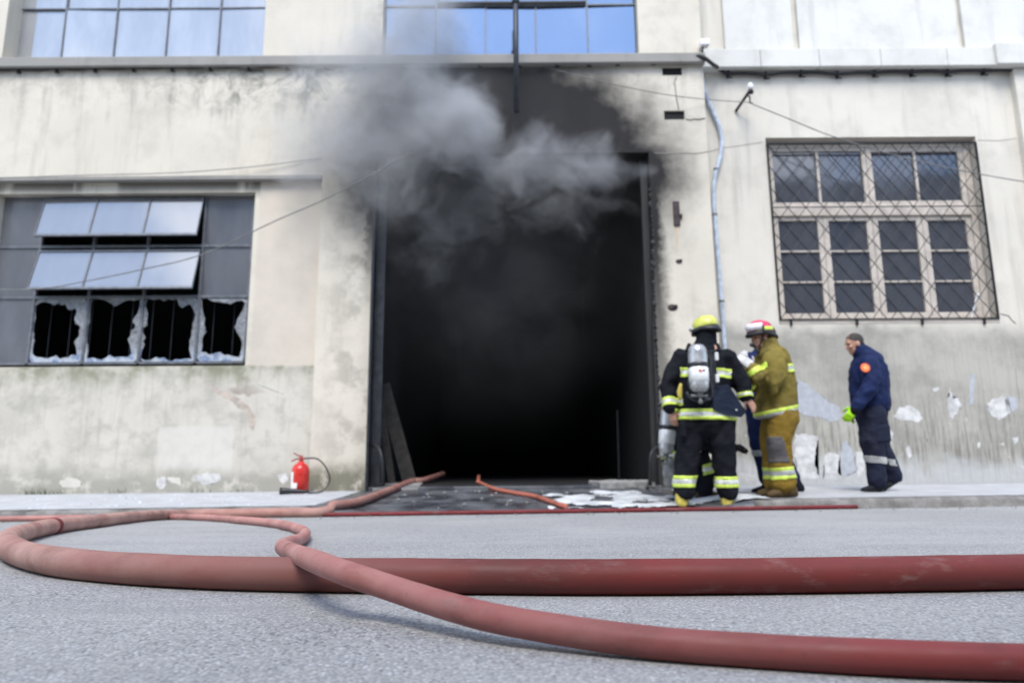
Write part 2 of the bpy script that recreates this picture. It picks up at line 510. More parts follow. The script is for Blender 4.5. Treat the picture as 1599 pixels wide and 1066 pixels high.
def asphalt():
    m = NT('road asphalt')
    v = m.voro(135); vc = m.voro(135, out='Color')
    sep = m.n('ShaderNodeSeparateColor'); m.t.links.new(vc, sep.inputs[0])
    v2 = m.voro(290)
    big = m.noise(.7, 5, .6); med = m.noise(6, 5, .65)
    lines = m.noise(2.4, 5, .6, stretch=(.22, 1.6, 1))
    stone = m.mix(m.rng(sep.outputs[0], .0, 1.0, smooth=False), (.265, .26, .252), (.375, .369, .36))
    stone = m.mix(m.rng(sep.outputs[1], .86, .95), stone, (.46, .46, .47))
    stone = m.mix(m.rng(sep.outputs[2], .86, .95), stone, (.10, .098, .10))
    gap = m.rng(v, .42, .7)
    col = m.mix(gap, stone, (.20, .203, .212))
    col = m.mix(m.math('MULTIPLY', m.rng(big, .4, .65), .35), col, (.385, .38, .372))
    col = m.mix(m.math('MULTIPLY', m.rng(lines, .55, .72), .4), col, (.19, .19, .20))
    col = m.mix(m.math('MULTIPLY', m.rng(med, .6, .75), .25), col, (.17, .165, .16))
    h = m.math('ADD', m.math('MULTIPLY', m.rng(v, .15, .75, 1, 0), .8), m.math('ADD', m.math('MULTIPLY', v2, -.3), m.math('MULTIPLY', med, .5)))
    m.pbr(col, .72, 0, m.bump(h, .4, .004))
    return m.m
M['road'] = asphalt()

def paving():
    m = NT('pavement concrete')
    X, Y, Z = m.xyz()
    n = m.noise(3, 6, .65); f = m.noise(45, 4, .6)
    col = m.mix(m.rng(n, .3, .7), (.43, .44, .46), (.34, .345, .36))
    col = m.mix(m.math('MULTIPLY', m.rng(f, .58, .75), .5), col, (.25, .25, .26))
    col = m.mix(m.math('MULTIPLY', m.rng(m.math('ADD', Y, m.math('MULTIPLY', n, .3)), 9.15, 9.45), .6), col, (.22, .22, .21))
    m.pbr(col, .8, 0, m.bump(m.math('ADD', m.math('MULTIPLY', n, .6), m.math('MULTIPLY', f, .3)), .4, .012))
    return m.m
M['paving'] = paving()

def apron_mat():
    m = NT('wet apron')
    n = m.noise(2.2, 6, .65); f = m.noise(35, 4, .6)
    col = m.mix(m.rng(n, .35, .65), (.045, .047, .055), (.10, .105, .115))
    col = m.mix(m.math('MULTIPLY', m.rng(f, .6, .8), .4), col, (.2, .2, .2))
    m.pbr(col, m.rng(n, .4, .6, .22, .6), 0, m.bump(m.math('ADD', n, m.math('MULTIPLY', f, .4)), .35, .012))
    return m.m
M['apron'] = apron_mat()

def granite():
    m = NT('kerb granite')
    n = m.noise(6, 6, .7); f = m.noise(70, 4, .7)
    col = m.mix(m.rng(n, .35, .65), (.16, .15, .14), (.27, .26, .25))
    col = m.mix(m.math('MULTIPLY', m.rng(f, .5, .7), .5), col, (.10, .095, .09))
    m.pbr(col, .85, 0, m.bump(m.math('ADD', n, m.math('MULTIPLY', f, .5)), .8, .03))
    return m.m
M['kerb'] = granite()

def hose_mat(name, base, dust_sheen, dx0, dx1, amt, rough=.55):
    """Worn red rubber, dust and mirrored sky painted paler towards one end."""
    m = NT(name)
    X, Y, Z = m.xyz()
    n = m.noise(5, 6, .65, stretch=(.5, 1, 1)); f = m.noise(60, 4, .65, stretch=(.5, 1, 1)); s = m.noise(13, 5, .7, stretch=(.35, 1, 1), loc=(3, 1, 0))
    col = m.mix(m.rng(n, .3, .7), base, tuple(c * .72 for c in base))
    d = m.rng(X, dx0, dx1, 1, .04)  # paler along x: dust plus sky sheen put into the colour
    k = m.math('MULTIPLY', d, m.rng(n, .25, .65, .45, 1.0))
    col = m.mix(m.math('MULTIPLY', k, amt), col, dust_sheen)
    col = m.mix(m.math('MULTIPLY', m.rng(s, .54, .70), .40), col, (.25, .17, .16))
    g = m.noise(2.6, 6, .7, stretch=(.6, 1, 1), loc=(9, 2, 0))
    col = m.mix(m.math('MULTIPLY', m.rng(g, .50, .68), .45), col, (.06, .022, .02))
    col = m.mix(m.math('MULTIPLY', m.rng(f, .6, .72), .25), col, (.07, .03, .03))
    m.pbr(col, m.rng(s, .3, .7, rough - .08, rough + .15), 0, m.bump(m.math('ADD', m.math('MULTIPLY', f, .5), n), .22, .003), Specular_IOR_Level=.28)
    return m.m
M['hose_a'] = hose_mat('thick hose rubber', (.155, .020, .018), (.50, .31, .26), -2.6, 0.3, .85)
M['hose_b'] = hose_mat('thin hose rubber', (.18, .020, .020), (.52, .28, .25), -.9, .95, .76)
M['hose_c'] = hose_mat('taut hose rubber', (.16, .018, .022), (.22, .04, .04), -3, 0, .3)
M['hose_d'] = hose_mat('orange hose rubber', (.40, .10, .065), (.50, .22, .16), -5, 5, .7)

def glass(name, base, gloss, tint=(.9, .93, 1.0), rough=.03, streaks=.15):
    """Window glass seen against a dark room: a dim body under a mirror-like skin."""
    m = NT(name)
    n = m.noise(3.5, 5, .6, stretch=(1, 1, .3)); w = m.noise(1.3, 2, .5)
    col = m.mix(m.rng(n, .3, .75), base, tuple(min(1, b + streaks * .5) for b in base))
    d = m.n('ShaderNodeBsdfDiffuse'); m.set(d.inputs['Color'], col)
    g = m.n('ShaderNodeBsdfGlossy'); g.inputs['Color'].default_value = (*tint, 1)
    m.set(g.inputs['Roughness'], m.rng(n, .3, .7, rough, rough + .06))
    nb = m.bump(w, .04, .05); m.set(g.inputs['Normal'], nb)
    fr = m.n('ShaderNodeFresnel'); fr.inputs['IOR'].default_value = 1.5
    k = m.math('ADD', fr.outputs[0], gloss, clamp=True)
    mx = m.n('ShaderNodeMixShader'); m.set(mx.inputs[0], k)
    m.t.links.new(d.outputs[0], mx.inputs[1]); m.t.links.new(g.outputs[0], mx.inputs[2])
    m.t.links.new(mx.outputs[0], m.out.inputs['Surface'])
    return m.m
M['glass_upper'] = glass('upper window glass', (.035, .04, .05), .36, (.66, .80, 1.0), rough=.02, streaks=.03)
M['glass_cloud'] = glass('upper window glass with painted cloud', (.27, .275, .285), .19, (1, 1, 1), rough=.04, streaks=.18)  # pale streaky body stands in for cloud mirrored in the left panes
M['glass_fixed'] = glass('dusty fixed glass', (.10, .105, .12), .16, rough=.08, streaks=.06)
M['glass_hopper'] = glass('frosted vent glass', (.17, .172, .18), .20, (.98, .97, .95), rough=.05, streaks=.05)
M['glass_casement'] = glass('dark casement glass', (.050, .054, .068), .06, rough=.05, streaks=.03)

def crazed():
    m = NT('crazed broken glass')
    v = m.voro(38, feature='DISTANCE_TO_EDGE'); n = m.noise(9, 5, .6)
    X, Y, Z = m.xyz()
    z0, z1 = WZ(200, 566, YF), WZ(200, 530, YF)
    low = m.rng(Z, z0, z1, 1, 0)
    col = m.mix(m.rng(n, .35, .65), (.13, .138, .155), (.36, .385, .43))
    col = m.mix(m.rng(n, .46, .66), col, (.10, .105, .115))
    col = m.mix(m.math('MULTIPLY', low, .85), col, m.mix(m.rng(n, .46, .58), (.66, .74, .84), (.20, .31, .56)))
    col = m.mix(m.math('MULTIPLY', m.rng(v, .09, .02), .5), col, (.80, .83, .86))
    m.pbr(col, .22, 0, m.bump(m.math('ADD', m.rng(v, 0, .12), n), .8, .012))
    return m.m
M['crazed'] = crazed()

def cloth(name, base, dirt=(.05, .045, .04), amt=.25, rough=.85):
    m = NT(name)
    n = m.noise(5, 5, .6); w = m.noise(130, 2, .5); f = m.noise(14, 4, .6, stretch=(1, 1, 1.8))
    col = m.mix(m.rng(n, .3, .7), base, tuple(c * .72 for c in base))
    col = m.mix(m.math('MULTIPLY', m.rng(m.noise(3.1, 5, .65, loc=(4, 2, 1)), .5, .7), amt), col, dirt)
    m.pbr(col, rough, 0, m.bump(m.math('ADD', m.math('MULTIPLY', w, .25), f), .6, .02), Specular_IOR_Level=.15)
    return m.m
M['coat_black'] = cloth('black turnout cloth', (.0085, .0095, .0145), (.018, .018, .021), .4)
M['coat_tan'] = cloth('tan turnout cloth', (.215, .168, .040), (.065, .054, .03), .65)
M['trouser_tan'] = cloth('tan trouser cloth', (.235, .150, .026), (.07, .055, .024), .55)
M['navy'] = cloth('navy jacket cloth', (.011, .021, .080), (.008, .013, .046), .4, .7)
M['navy_grey'] = cloth('navy work trousers', (.018, .022, .045), (.026, .028, .042), .5)
M['flap_navy'] = cloth('navy pouch cloth', (.013, .020, .040), (.02, .024, .036), .4, .6)
M['grey_patch'] = cloth('grey knee patch', (.12, .115, .12), (.06, .06, .06), .5)
M['glove_black'] = cloth('black glove', (.012, .012, .014))
M['glove_pale'] = cloth('pale work glove', (.62, .62, .64), (.4, .4, .4), .3)
M['glove_neon'] = cloth('neon glove', (.42, .80, .03), (.3, .6, .03), .3, .6)
M['lime'] = simple('lime reflective tape', (.56, .70, .10), .5, var=.1, scale=25)
M['silver_tape'] = simple('silver reflective tape', (.62, .63, .60), .35, .25, var=.12, scale=25)
M['grey_tape'] = simple('grey reflective tape', (.36, .37, .37), .45, .1, var=.12, scale=25)
M['skin'] = simple('skin', (.47, .255, .175), .5, var=.12, scale=25, Subsurface_Weight=.08)
M['hair'] = simple('dark cropped hair', (.036, .030, .026), .8, var=.12, scale=60, bump=.6, bscale=220)
M['eye'] = simple('dark eye', (.02, .015, .012), .25)
M['helmet_lime'] = simple('lime helmet shell', (.52, .54, .10), .35, var=.15, scale=10)
M['helmet_red'] = simple('red helmet shell', (.55, .035, .10), .3, var=.2, scale=10)
M['helmet_black'] = simple('black helmet brim', (.012, .013, .018), .45)
M['visor'] = simple('scuffed pale visor', (.74, .70, .75), .2, var=.12, scale=18)
M['boot_yellow'] = simple('yellow rubber boot', (.45, .37, .07), .5, var=.25, scale=18)
M['boot_brown'] = cloth('muddy brown boot', (.10, .068, .035), (.05, .038, .025), .6)
M['boot_black'] = cloth('black boot', (.014, .015, .02), (.03, .028, .026), .4, .6)
M['tank_grey'] = simple('grey air cylinder', (.40, .41, .42), .32, .45, var=.15, scale=9)
M['tank_white'] = simple('pale cylinder label', (.72, .73, .73), .35, .1, var=.08, scale=9)
M['logo_red'] = simple('red print', (.55, .03, .04), .5)
M['orange_badge'] = simple('orange badge', (.85, .16, .05), .6, var=.08)
M['badge_print'] = simple('badge print', (.86, .36, .14), .6, var=.1)
M['foam'] = simple('extinguishing foam', (.48, .50, .52), .6, var=.25, scale=4, bump=.5, bscale=30)
M['concrete'] = simple('broken concrete', (.26, .255, .25), .9, var=.3)
M['moss'] = simple('grass tuft', (.06, .075, .03), .8)
M['opposite'] = simple('opposite facade', (.30, .29, .27), .85, var=.15, scale=1.2)
M['shard'] = simple('glass splinter', (.75, .80, .84), .15, var=.1)

# ------------------------------------------------------------------ ground
def sheet(xs, ys, zf, jitter=0):
    bm = bmesh.new()
    vs = [[bm.verts.new((x, y, zf(x, y) + (mnoise.noise(Vector((x * 3, y * 3, 0))) * jitter))) for y in ys] for x in xs]
    for i in range(len(xs) - 1):
        for j in range(len(ys) - 1):
            bm.faces.new((vs[i][j], vs[i + 1][j], vs[i + 1][j + 1], vs[i][j + 1]))
    return bm

def lin(a, b, n): return [a + (b - a) * i / n for i in range(n + 1)]

rx = lin(-60, -8, 14)[:-1] + lin(-8, 8, 48) + lin(8, 60, 14)[1:]
tag(obj('road', sheet(rx, lin(-7.2, 7.0, 56), road_z, .004), M['road'], smooth=True), kind='structure')

def pavement_piece(x0, x1):
    n = max(4, int((x1 - x0) * 3))
    return sheet(lin(x0, x1, n), lin(YK + .14, 9.62, 14), pave_z, .006)
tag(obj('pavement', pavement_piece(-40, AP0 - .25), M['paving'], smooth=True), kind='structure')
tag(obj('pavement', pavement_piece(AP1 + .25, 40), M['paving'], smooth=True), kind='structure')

def apron_h(x, y):
    a = apron_z(x, y); p = pave_z(x, y)
    t = max(0.0, min(1.0, max((AP0 + .2 - x) / .45, (x - AP1 + .2) / .45)))
    return a * (1 - t) + p * t
def apron_full(x, y): return apron_h(x, y) if y > YK - .015 else gutter_z(x) - .12
tag(obj('driveway_apron', sheet(lin(AP0 - .25, AP1 + .25, 36), [YK - .025] + lin(YK - .01, 9.62, 20), apron_full, .006), M['apron'], smooth=True), kind='structure')

kerb = tag(root('kerb', (0, YK, gutter_z(0))), kind='structure')
def kerb_stone(x0, x1):
    bm = bmesh.new()
    n = 6
    sec = [(-.02, -.16), (-.012, .06), (.012, .094), (.04, .1), (.145, .1), (.145, -.16)]
    rings = []
    for i in range(n + 1):
        x = x0 + (x1 - x0) * i / n
        e = .010 if i in (0, n) else 0
        rings.append([bm.verts.new((x, YK + a + e * (1 if a < .1 else 0) + mnoise.noise(Vector((x * 5, a * 9, 1))) * .012, gutter_z(x) + b - (e if b > 0 else 0) + mnoise.noise(Vector((x * 4, a * 9, 7))) * .010)) for a, b in sec])
    for a, b in zip(rings, rings[1:]):
        for k in range(len(sec) - 1):
            bm.faces.new((a[k], a[k + 1], b[k + 1], b[k]))
    bm.faces.new(rings[0]); bm.faces.new(rings[-1][::-1])
    return bm
for x0, x1, L in ((-13, AP0 - .25, 1.05), (AP1 + .25, 14, 1.48)):
    x = x0
    while x < x1 - .3:
        e = min(x + L * random.uniform(.92, 1.08), x1)
        obj('kerb_stone', kerb_stone(x + .006, e - .006), M['kerb'], kerb, smooth=True)
        x = e

# ------------------------------------------------------------------ factory building
def holed_wall(x0, x1, z0, z1, holes, y, depth):
    """Facade sheet with rectangular openings and their reveals."""
    xs = sorted({x0, x1} | {h[i] for h in holes for i in (0, 1)} | set(lin(x0, x1, 10)))
    zs = sorted({z0, z1} | {h[i] for h in holes for i in (2, 3)})
    xs = [x for x in xs if x0 <= x <= x1]; zs = [z for z in zs if z0 <= z <= z1]
    def hole_at(x, z):
        for h in holes:
            if h[0] < x < h[1] and h[2] < z < h[3]: return h
    bm = bmesh.new(); V = {}
    def v(x, yy, z):
        k = (round(x, 5), round(yy, 5), round(z, 5))
        if k not in V: V[k] = bm.verts.new(k)
        return V[k]
    for i in range(len(xs) - 1):
        for j in range(len(zs) - 1):
            if not hole_at((xs[i] + xs[i + 1]) / 2, (zs[j] + zs[j + 1]) / 2):
                bm.faces.new((v(xs[i], y, zs[j]), v(xs[i + 1], y, zs[j]), v(xs[i + 1], y, zs[j + 1]), v(xs[i], y, zs[j + 1])))
    for h in holes:
        d = h[4] if len(h) > 4 else depth
        a, b, c, e = max(h[0], x0), min(h[1], x1), max(h[2], z0), min(h[3], z1)
        for p, q in (((a, c), (b, c)), ((b, c), (b, e)), ((b, e), (a, e)), ((a, e), (a, c))):
            bm.faces.new((v(p[0], y, p[1]), v(q[0], y, q[1]), v(q[0], y + d, q[1]), v(p[0], y + d, p[1])))
    return bm

XL = -13.0
XC = WX(1103, 200, YF)                    # corner against the adjoining house
ZTOP = 10.2
Z_SILL = WZ(420, 96, YF)                  # underside of first-floor windows
Z_LEDGE = WZ(250, 279, YF)
XBAY = WX(497, 420, YF)
XD0, XD1, ZD = WX(580, 420, YF), WX(1021, 420, YF), WZ(1015, 238, YF)
ZU1 = ZTOP - 1.2
U1 = (WX(2, 95, YF), WX(413, 40, YF), Z_SILL + .06, ZU1)
U2 = (WX(597, 60, YF), WX(997, 60, YF), WZ(800, 90, YF), ZU1)
SL1 = (WX(1034, 110, YF), WX(1065, 110, YF), WZ(1050, 118, YF), WZ(1050, 105, YF), .22)
SL2 = (WX(1037, 180, YF), WX(1069, 180, YF), WZ(1050, 187, YF), WZ(1050, 173, YF), .22)
fac = root('factory_building', (0, YF, wall_z(0)), 'cream plastered factory with a sooty open gateway and broken window panes', 'building')
obj('wall', holed_wall(XL, XC, -.4, ZTOP, [(XL - 1, XBAY, -1, Z_LEDGE, .07), (XD0, XD1, -1, ZD, .42), (*U1, .30), (*U2, .16), SL1, SL2], YF, .3), M['factory'], fac)
obj('wall_end', bxm(XC - .02, XC - .004, YF + .004, YF + .4, -.4, ZTOP), M['trim'], fac)
LW = (WX(-45, 570, YF), WX(388, 430, YF), WZ(300, 570, YF), WZ(300, 298, YF))
YB = YF + .07
obj('wall_panel', holed_wall(XL, XBAY, -.4, Z_LEDGE, [(*LW, .20)], YB, .2), M['panel'], fac)
# thin drip ledge over the recessed bay
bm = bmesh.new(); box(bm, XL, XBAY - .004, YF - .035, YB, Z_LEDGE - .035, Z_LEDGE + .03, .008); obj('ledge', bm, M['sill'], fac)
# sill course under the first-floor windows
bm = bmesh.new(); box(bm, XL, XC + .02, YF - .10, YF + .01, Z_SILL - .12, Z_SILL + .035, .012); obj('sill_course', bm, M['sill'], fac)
# black plates near the front stand in for the shade inside the slots
for s in (SL1, SL2):
    obj('slot_shade', bxm(s[0] + .002, s[1] - .002, YF + .03, YF + .05, s[2] + .002, s[3] - .002), M['interior'], fac)

def window_part(building, name='window'):
    bm = bmesh.new()
    return bm

def grid_window(building, X, Z, y, bar, mat_bar, pane_mat, skip=(), depth=.05, name='window', warp=.004):
    """Steel window: frame bars are the part, each pane a sub-part."""
    bm = bmesh.new()
    for i, x in enumerate(X):
        box(bm, x - bar / 2, x + bar / 2, y, y + depth, Z[0], Z[-1])
    for j, z in enumerate(Z):
        for i in range(len(X) - 1):
            box(bm, X[i] + bar / 2, X[i + 1] - bar / 2, y + .002, y + depth - .002, z - bar / 2, z + bar / 2)
    w = obj(name, bm, mat_bar, building)
    for i in range(len(X) - 1):
        for j in range(len(Z) - 1):
            if (i, j) in skip: continue
            t = random.uniform(-warp, warp); u = random.uniform(-warp, warp)
            bm = bmesh.new()
            yy = y + depth * .5
            x0, x1, z0, z1 = X[i] + bar / 2 - .004, X[i + 1] - bar / 2 + .004, Z[j] + bar / 2 - .004, Z[j + 1] - bar / 2 + .004
            slab(bm, [(x0, yy + t, z0), (x1, yy - t, z0), (x1, yy - t + u, z1), (x0, yy + t + u, z1)], (0, .006, 0))
            obj('pane', bm, pane_mat, w)
    return w

# first-floor windows
YU1 = YF + .26
xs = [WX(p, 60, YU1) for p in (22, 98, 179, 260, 341, 418)]
zs = [U1[2] + .012, WZ(220, 13, YU1)]
zs += [zs[1] + (zs[1] - zs[0]) * k for k in (1, 2)]
grid_window(fac, xs, zs, YU1, .02, M['frame_dark'], M['glass_cloud'], warp=.011)
YU2 = YF + .13
xs = [WX(p, 60, YU2) for p in (599, 680, 758, 837, 918, 995)]
zs = [U2[2] + .012, WZ(800, 8, YU2)]
zs += [zs[1] + (zs[1] - zs[0]) * k for k in (1, 2)]
grid_window(fac, xs, zs, YU2, .02, M['frame_dark'], M['glass_upper'], warp=.008)
# ventilator sash resting ajar over the second row
bm = bmesh.new(); box(bm, xs[1] + .02, xs[4] - .02, YU2 - .05, YU2 - .012, zs[1] - .002, zs[1] + .028); obj('sash_bar', bm, M['iron'], fac)

# lower window with vents and smashed panes
YW = YF + .20
wx = [WX(p, 560, YW) for p in (-44, 42, 128, 215, 304, 382)]
wz = [WZ(250, 566, YW), WZ(250, 463, YW), WZ(250, 384, YW), WZ(250, 306, YW)]
skip = {(i, j) for i in (1, 2, 3) for j in (1, 2)} | {(i, 0) for i in (1, 2, 3, 4)}
lw = grid_window(fac, wx, wz, YW, .035, M['frame_dark'], M['glass_fixed'], skip=skip)
bar = .035
def broken_pane(x0, x1, z0, z1, y, holes, seed):
    """Pane with a jagged hole: star-shaped ring of glass, splinters left along the frame."""
    rnd = random.Random(seed)
    N = 46
    cx, cz = (x0 + x1) / 2 + holes[0], (z0 + z1) / 2 + holes[1]
    outer, inner = [], []
    keys = holes[2]
    for i in range(N):
        a = 2 * math.pi * i / N
        d = Vector((math.cos(a), math.sin(a)))
        ts = []
        if d.x > 1e-6: ts.append((x1 - cx) / d.x)
        if d.x < -1e-6: ts.append((x0 - cx) / d.x)
        if d.y > 1e-6: ts.append((z1 - cz) / d.y)
        if d.y < -1e-6: ts.append((z0 - cz) / d.y)
        t = min(ts)
        k = i / N * len(keys); k0 = int(k) % len(keys); f = k - int(k)
        base = keys[k0] * (1 - f) + keys[(k0 + 1) % len(keys)] * f
        fr = max(.22, min(.97, base + rnd.uniform(-.14, .06) + .30 * mnoise.noise(Vector((math.cos(a) * 1.5 + seed * 1.7, math.sin(a) * 1.5, seed * 3.3)))))
        fr = 1 - (1 - fr) * .66
        outer.append((cx + d.x * t, cz + d.y * t)); inner.append((cx + d.x * t * fr, cz + d.y * t * fr))
    bm = bmesh.new()
    th = .009
    ring = []
    for (ox, oz), (ix, iz) in zip(outer, inner):
        w = mnoise.noise(Vector((ix * 5, iz * 5, seed))) * .012
        ring.append((bm.verts.new((ox, y, oz)), bm.verts.new((ix, y + w - .004, iz)), bm.verts.new((ix, y + w + th, iz)), bm.verts.new((ox, y + th, oz))))
    for i in range(N):
        a, b = ring[i], ring[(i + 1) % N]
        for k in range(3):
            bm.faces.new((a[k], b[k], b[k + 1], a[k + 1]))
    return bm
shapes = [  # offset of the hole and its reach by angle (from +X, anticlockwise)
    (-.02, -.01, (.88, .74, .56, .58, .72, .88, .84, .92, .96, .97, .96, .88, .76, .82, .90, .78, .74, .84)),
    (-.04, .02, (.66, .84, .95, .84, .72, .93, .96, .93, .95, .97, .97, .95, .90, .80, .84, .78, .64, .46)),
    (-.02, -.02, (.84, .88, .96, .74, .92, .66, .90, .80, .92, .96, .97, .94, .92, .84, .80, .86, .74, .82)),
    (-.03, .02, (.40, .52, .88, .94, .84, .92, .90, .78, .72, .58, .62, .70, .84, .86, .80, .86, .88, .60)),
]
for i, sh in zip((1, 2, 3, 4), shapes):
    obj('pane', tag and broken_pane(wx[i] + bar / 2 - .003, wx[i + 1] - bar / 2 + .003, wz[0] + bar / 2 - .003, wz[1] - bar / 2 + .003, YW + .02, sh, i), M['crazed'], lw)['label'] = 'smashed pane of crazed glass with a jagged hole'
# ventilator flaps: frame is a part, three panes each
def hopper(ztop, drop, out):
    x0, x1 = wx[1] + .02, wx[4] - .02
    a = Vector((0, YW - .004, ztop)); b = Vector((0, YW - out, ztop - drop))
    def pt(x, t, lift=0.0):
        n = Vector((0, -(drop), -out)).normalized()      # outward and up the slope
        n = Vector((0, -drop, out)).normalized()
        return Vector((x, 0, 0)) + a.lerp(b, t) + n * lift
    bm = bmesh.new()
    def barx(t0, t1, xa, xb, th=.03):
        slab(bm, [pt(xa, t0), pt(xb, t0), pt(xb, t1), pt(xa, t1)], pt(0, 0, th) - pt(0, 0))
    barx(0, .05, x0, x1); barx(.95, 1, x0, x1)
    step = (x1 - x0) / 3
    for k in range(4):
        c = x0 + step * k
        w = .012
        barx(.052, .948, c - (0 if k == 0 else w), c + (0 if k == 3 else w), .028)
    s = obj('vent_sash', bm, M['frame_dark'], fac)
    for k in range(3):
        bm = bmesh.new()
        xa, xb = x0 + step * k + .008, x0 + step * (k + 1) - .008
        slab(bm, [pt(xa, .045, .010), pt(xb, .045, .010), pt(xb, .955, .010), pt(xa, .955, .010)], pt(0, 0, .016) - pt(0, 0, .010))
        obj('pane', bm, M['glass_hopper'], s)
hopper(wz[3] - .04, .62, .155)
hopper(wz[2] - .07, .61, .17)
# iron bars inside the window and the dark room behind it
ib = None
for i in range(10):
    x = wx[1] + .12 + i * (wx[5] - wx[1] - .1) / 10
    if ib is None:
        ib = obj('security_bar', tube(bmesh.new(), [(x, YW + .22, wz[0] - .1), (x, YW + .22, wz[1] + .1)], .006, 6), M['steel_dark'], fac); ix0 = x
    else: inst(ib, fac, (x - ix0, 0, 0))
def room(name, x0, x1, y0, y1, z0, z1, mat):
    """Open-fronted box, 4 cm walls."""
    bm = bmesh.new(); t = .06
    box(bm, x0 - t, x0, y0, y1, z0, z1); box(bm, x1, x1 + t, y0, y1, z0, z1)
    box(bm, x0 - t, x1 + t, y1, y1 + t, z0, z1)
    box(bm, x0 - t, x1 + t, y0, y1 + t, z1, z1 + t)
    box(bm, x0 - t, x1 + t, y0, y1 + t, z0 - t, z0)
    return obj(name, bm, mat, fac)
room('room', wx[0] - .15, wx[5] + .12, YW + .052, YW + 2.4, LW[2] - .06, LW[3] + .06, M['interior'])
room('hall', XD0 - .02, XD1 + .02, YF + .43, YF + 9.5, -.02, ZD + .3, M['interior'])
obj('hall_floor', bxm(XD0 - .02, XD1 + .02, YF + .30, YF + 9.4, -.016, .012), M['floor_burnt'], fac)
obj('threshold', bxm(XD0 + .002, XD1 - .002, YF + .01, YF + .30, -.3, .002, .01), M['apron'], fac)

# gateway ironwork
dz0 = wall_z(XD0) - .01
bm = bmesh.new(); box(bm, XD0 + .003, XD0 + .035, YF - .03, YF + .10, dz0, ZD - .3, .004); box(bm, XD0 + .036, XD0 + .16, YF + .16, YF + .20, dz0, ZD - .01); obj('door_frame', bm, M['steel_dark'], fac)
bm = bmesh.new(); box(bm, XD0 + .05, XD0 + .10, YF + .24, YF + .36, dz0, ZD - .02); obj('door_rail', bm, M['steel_grey'], fac)
bm = bmesh.new(); box(bm, XD1 - .10, XD1 - .003, YF + .16, YF + .24, dz0, ZD - .01); box(bm, XD1 - .045, XD1 - .004, YF + .02, YF + .1, dz0, ZD - 2.5); obj('door_frame', bm, M['soot_frame'], fac)
# spalled plaster lumps on the burnt right arris
bm = bmesh.new()
rn = random.Random(4)
for i in range(120):
    z = .35 + i * .033 + rn.uniform(-.03, .03)
    s = rn.uniform(.006, .02) + (.02 if rn.random() < .12 else 0)
    ell(bm, (XD1 - rn.uniform(-.01, .02), YF + rn.uniform(0, .02), z), (s, .02, s * rn.uniform(.7, 1.6)), seg=6)
obj('spalled_edge', bm, M['soot_frame'], fac, smooth=True)['kind'] = 'stuff'

# pier details
pl = obj('wall_plate', bxm(WX(1051, 333, YF), WX(1061, 333, YF), YF - .02, YF + .01, WZ(1056, 353, YF), WZ(1056, 315, YF), .004), M['rust'], fac)
obj('bolt', bxm(WX(1061, 340, YF), WX(1065, 340, YF), YF - .03, YF + .004, WZ(1056, 341, YF), WZ(1056, 335, YF), .003), M['rust'], fac)
st = NT('rust run'); stn = st.noise(9, 4, .6, stretch=(1, 1, .2)); st.pbr(st.mix(st.rng(stn, .3, .7), (.42, .25, .13), (.55, .45, .34)), .9)
bm = bmesh.new(); slab(bm, [(WX(1054, 354, YF), YF + .001, WZ(1055, 354, YF)), (WX(1060, 354, YF), YF + .001, WZ(1055, 354, YF)), (WX(1058.5, 376, YF), YF + .001, WZ(1055, 376, YF)), (WX(1057.5, 398, YF), YF + .001, WZ(1055, 398, YF)), (WX(1056, 376, YF), YF + .001, WZ(1055, 376, YF))], (0, -.003, 0)); obj('rust_stain', bm, st.m, fac)
for px, py, s in ((1060, 408, .045), (1050, 480, .07)):
    bm = bmesh.new(); c = W(px, py, YF)
    ell(bm, c, (s, .02, s * .7), seg=8); ell(bm, c + Vector((s * .6, -.01, s * .2)), (s * .5, .03, s * .4), seg=6)
    obj('wall_hole', bm, M['rust'], fac, smooth=True)
def crack(pts, w, Y):
    bm = bmesh.new()
    tube(bm, [W(p[0], p[1], Y) for p in pts], w, 5)
    return bm
obj('crack', crack([(1056, 120), (1053, 130), (1055, 140), (1056, 152), (1060, 172)], .006, YF - .001), M['rust'], fac)
obj('crack', crack([(1071, 186), (1078, 188), (1084, 186), (1090, 187), (1101, 185)], .008, YF - .001), M['rust'], fac)
obj('crack', crack([(1022, 239), (1045, 240), (1070, 239), (1085, 240), (1106, 237)], .006, YF - .001), M['sill'], fac)

# ------------------------------------------------------------------ adjoining building
adj = root('adjoining_house', (6, YR, wall_z(6)), 'pale plastered building right of the gateway with a barred window and flaking grey base', 'building')
RW = (WX(1205, 350, YR), WX(1541, 350, YR), WZ(1390, 505, YR), WZ(1390, 214, YR))
X1 = 14.0
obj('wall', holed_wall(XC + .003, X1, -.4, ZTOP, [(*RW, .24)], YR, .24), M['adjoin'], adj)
ZC0, ZC1 = WZ(1350, 103, YR - .16), WZ(1350, 75, YR - .16)
bm = bmesh.new()
x = XC + .024
for e in (1113 + 75, 1280, 1376, 1480, 1556):
    xe = WX(e, 90, YR - .16)
    box(bm, x, xe - .006, YR - .16, YR + .01, ZC0, ZC1, .006); x = xe
obj('cornice', bm, M['trim'], adj)
bm = bmesh.new(); box(bm, WX(1556, 90, YR - .2), X1, YR - .22, YR + .01, ZC0 - .01, ZC1 + .03, .006); obj('cornice', bm, M['trim'], adj)
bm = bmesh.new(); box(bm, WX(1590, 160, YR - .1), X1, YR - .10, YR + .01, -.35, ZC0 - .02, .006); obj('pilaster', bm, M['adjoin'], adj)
xs_p = [WX(p, 40, YR - .06) for p in (1130, 1237, 1246, 1494, 1503)] + [X1]
for k in (0, 2, 4):
    bm = bmesh.new(); box(bm, xs_p[k], xs_p[k + 1], YR - .07, YR + .01, ZC1 + .01, ZTOP, .008); obj('pilaster', bm, M['trim'], adj)
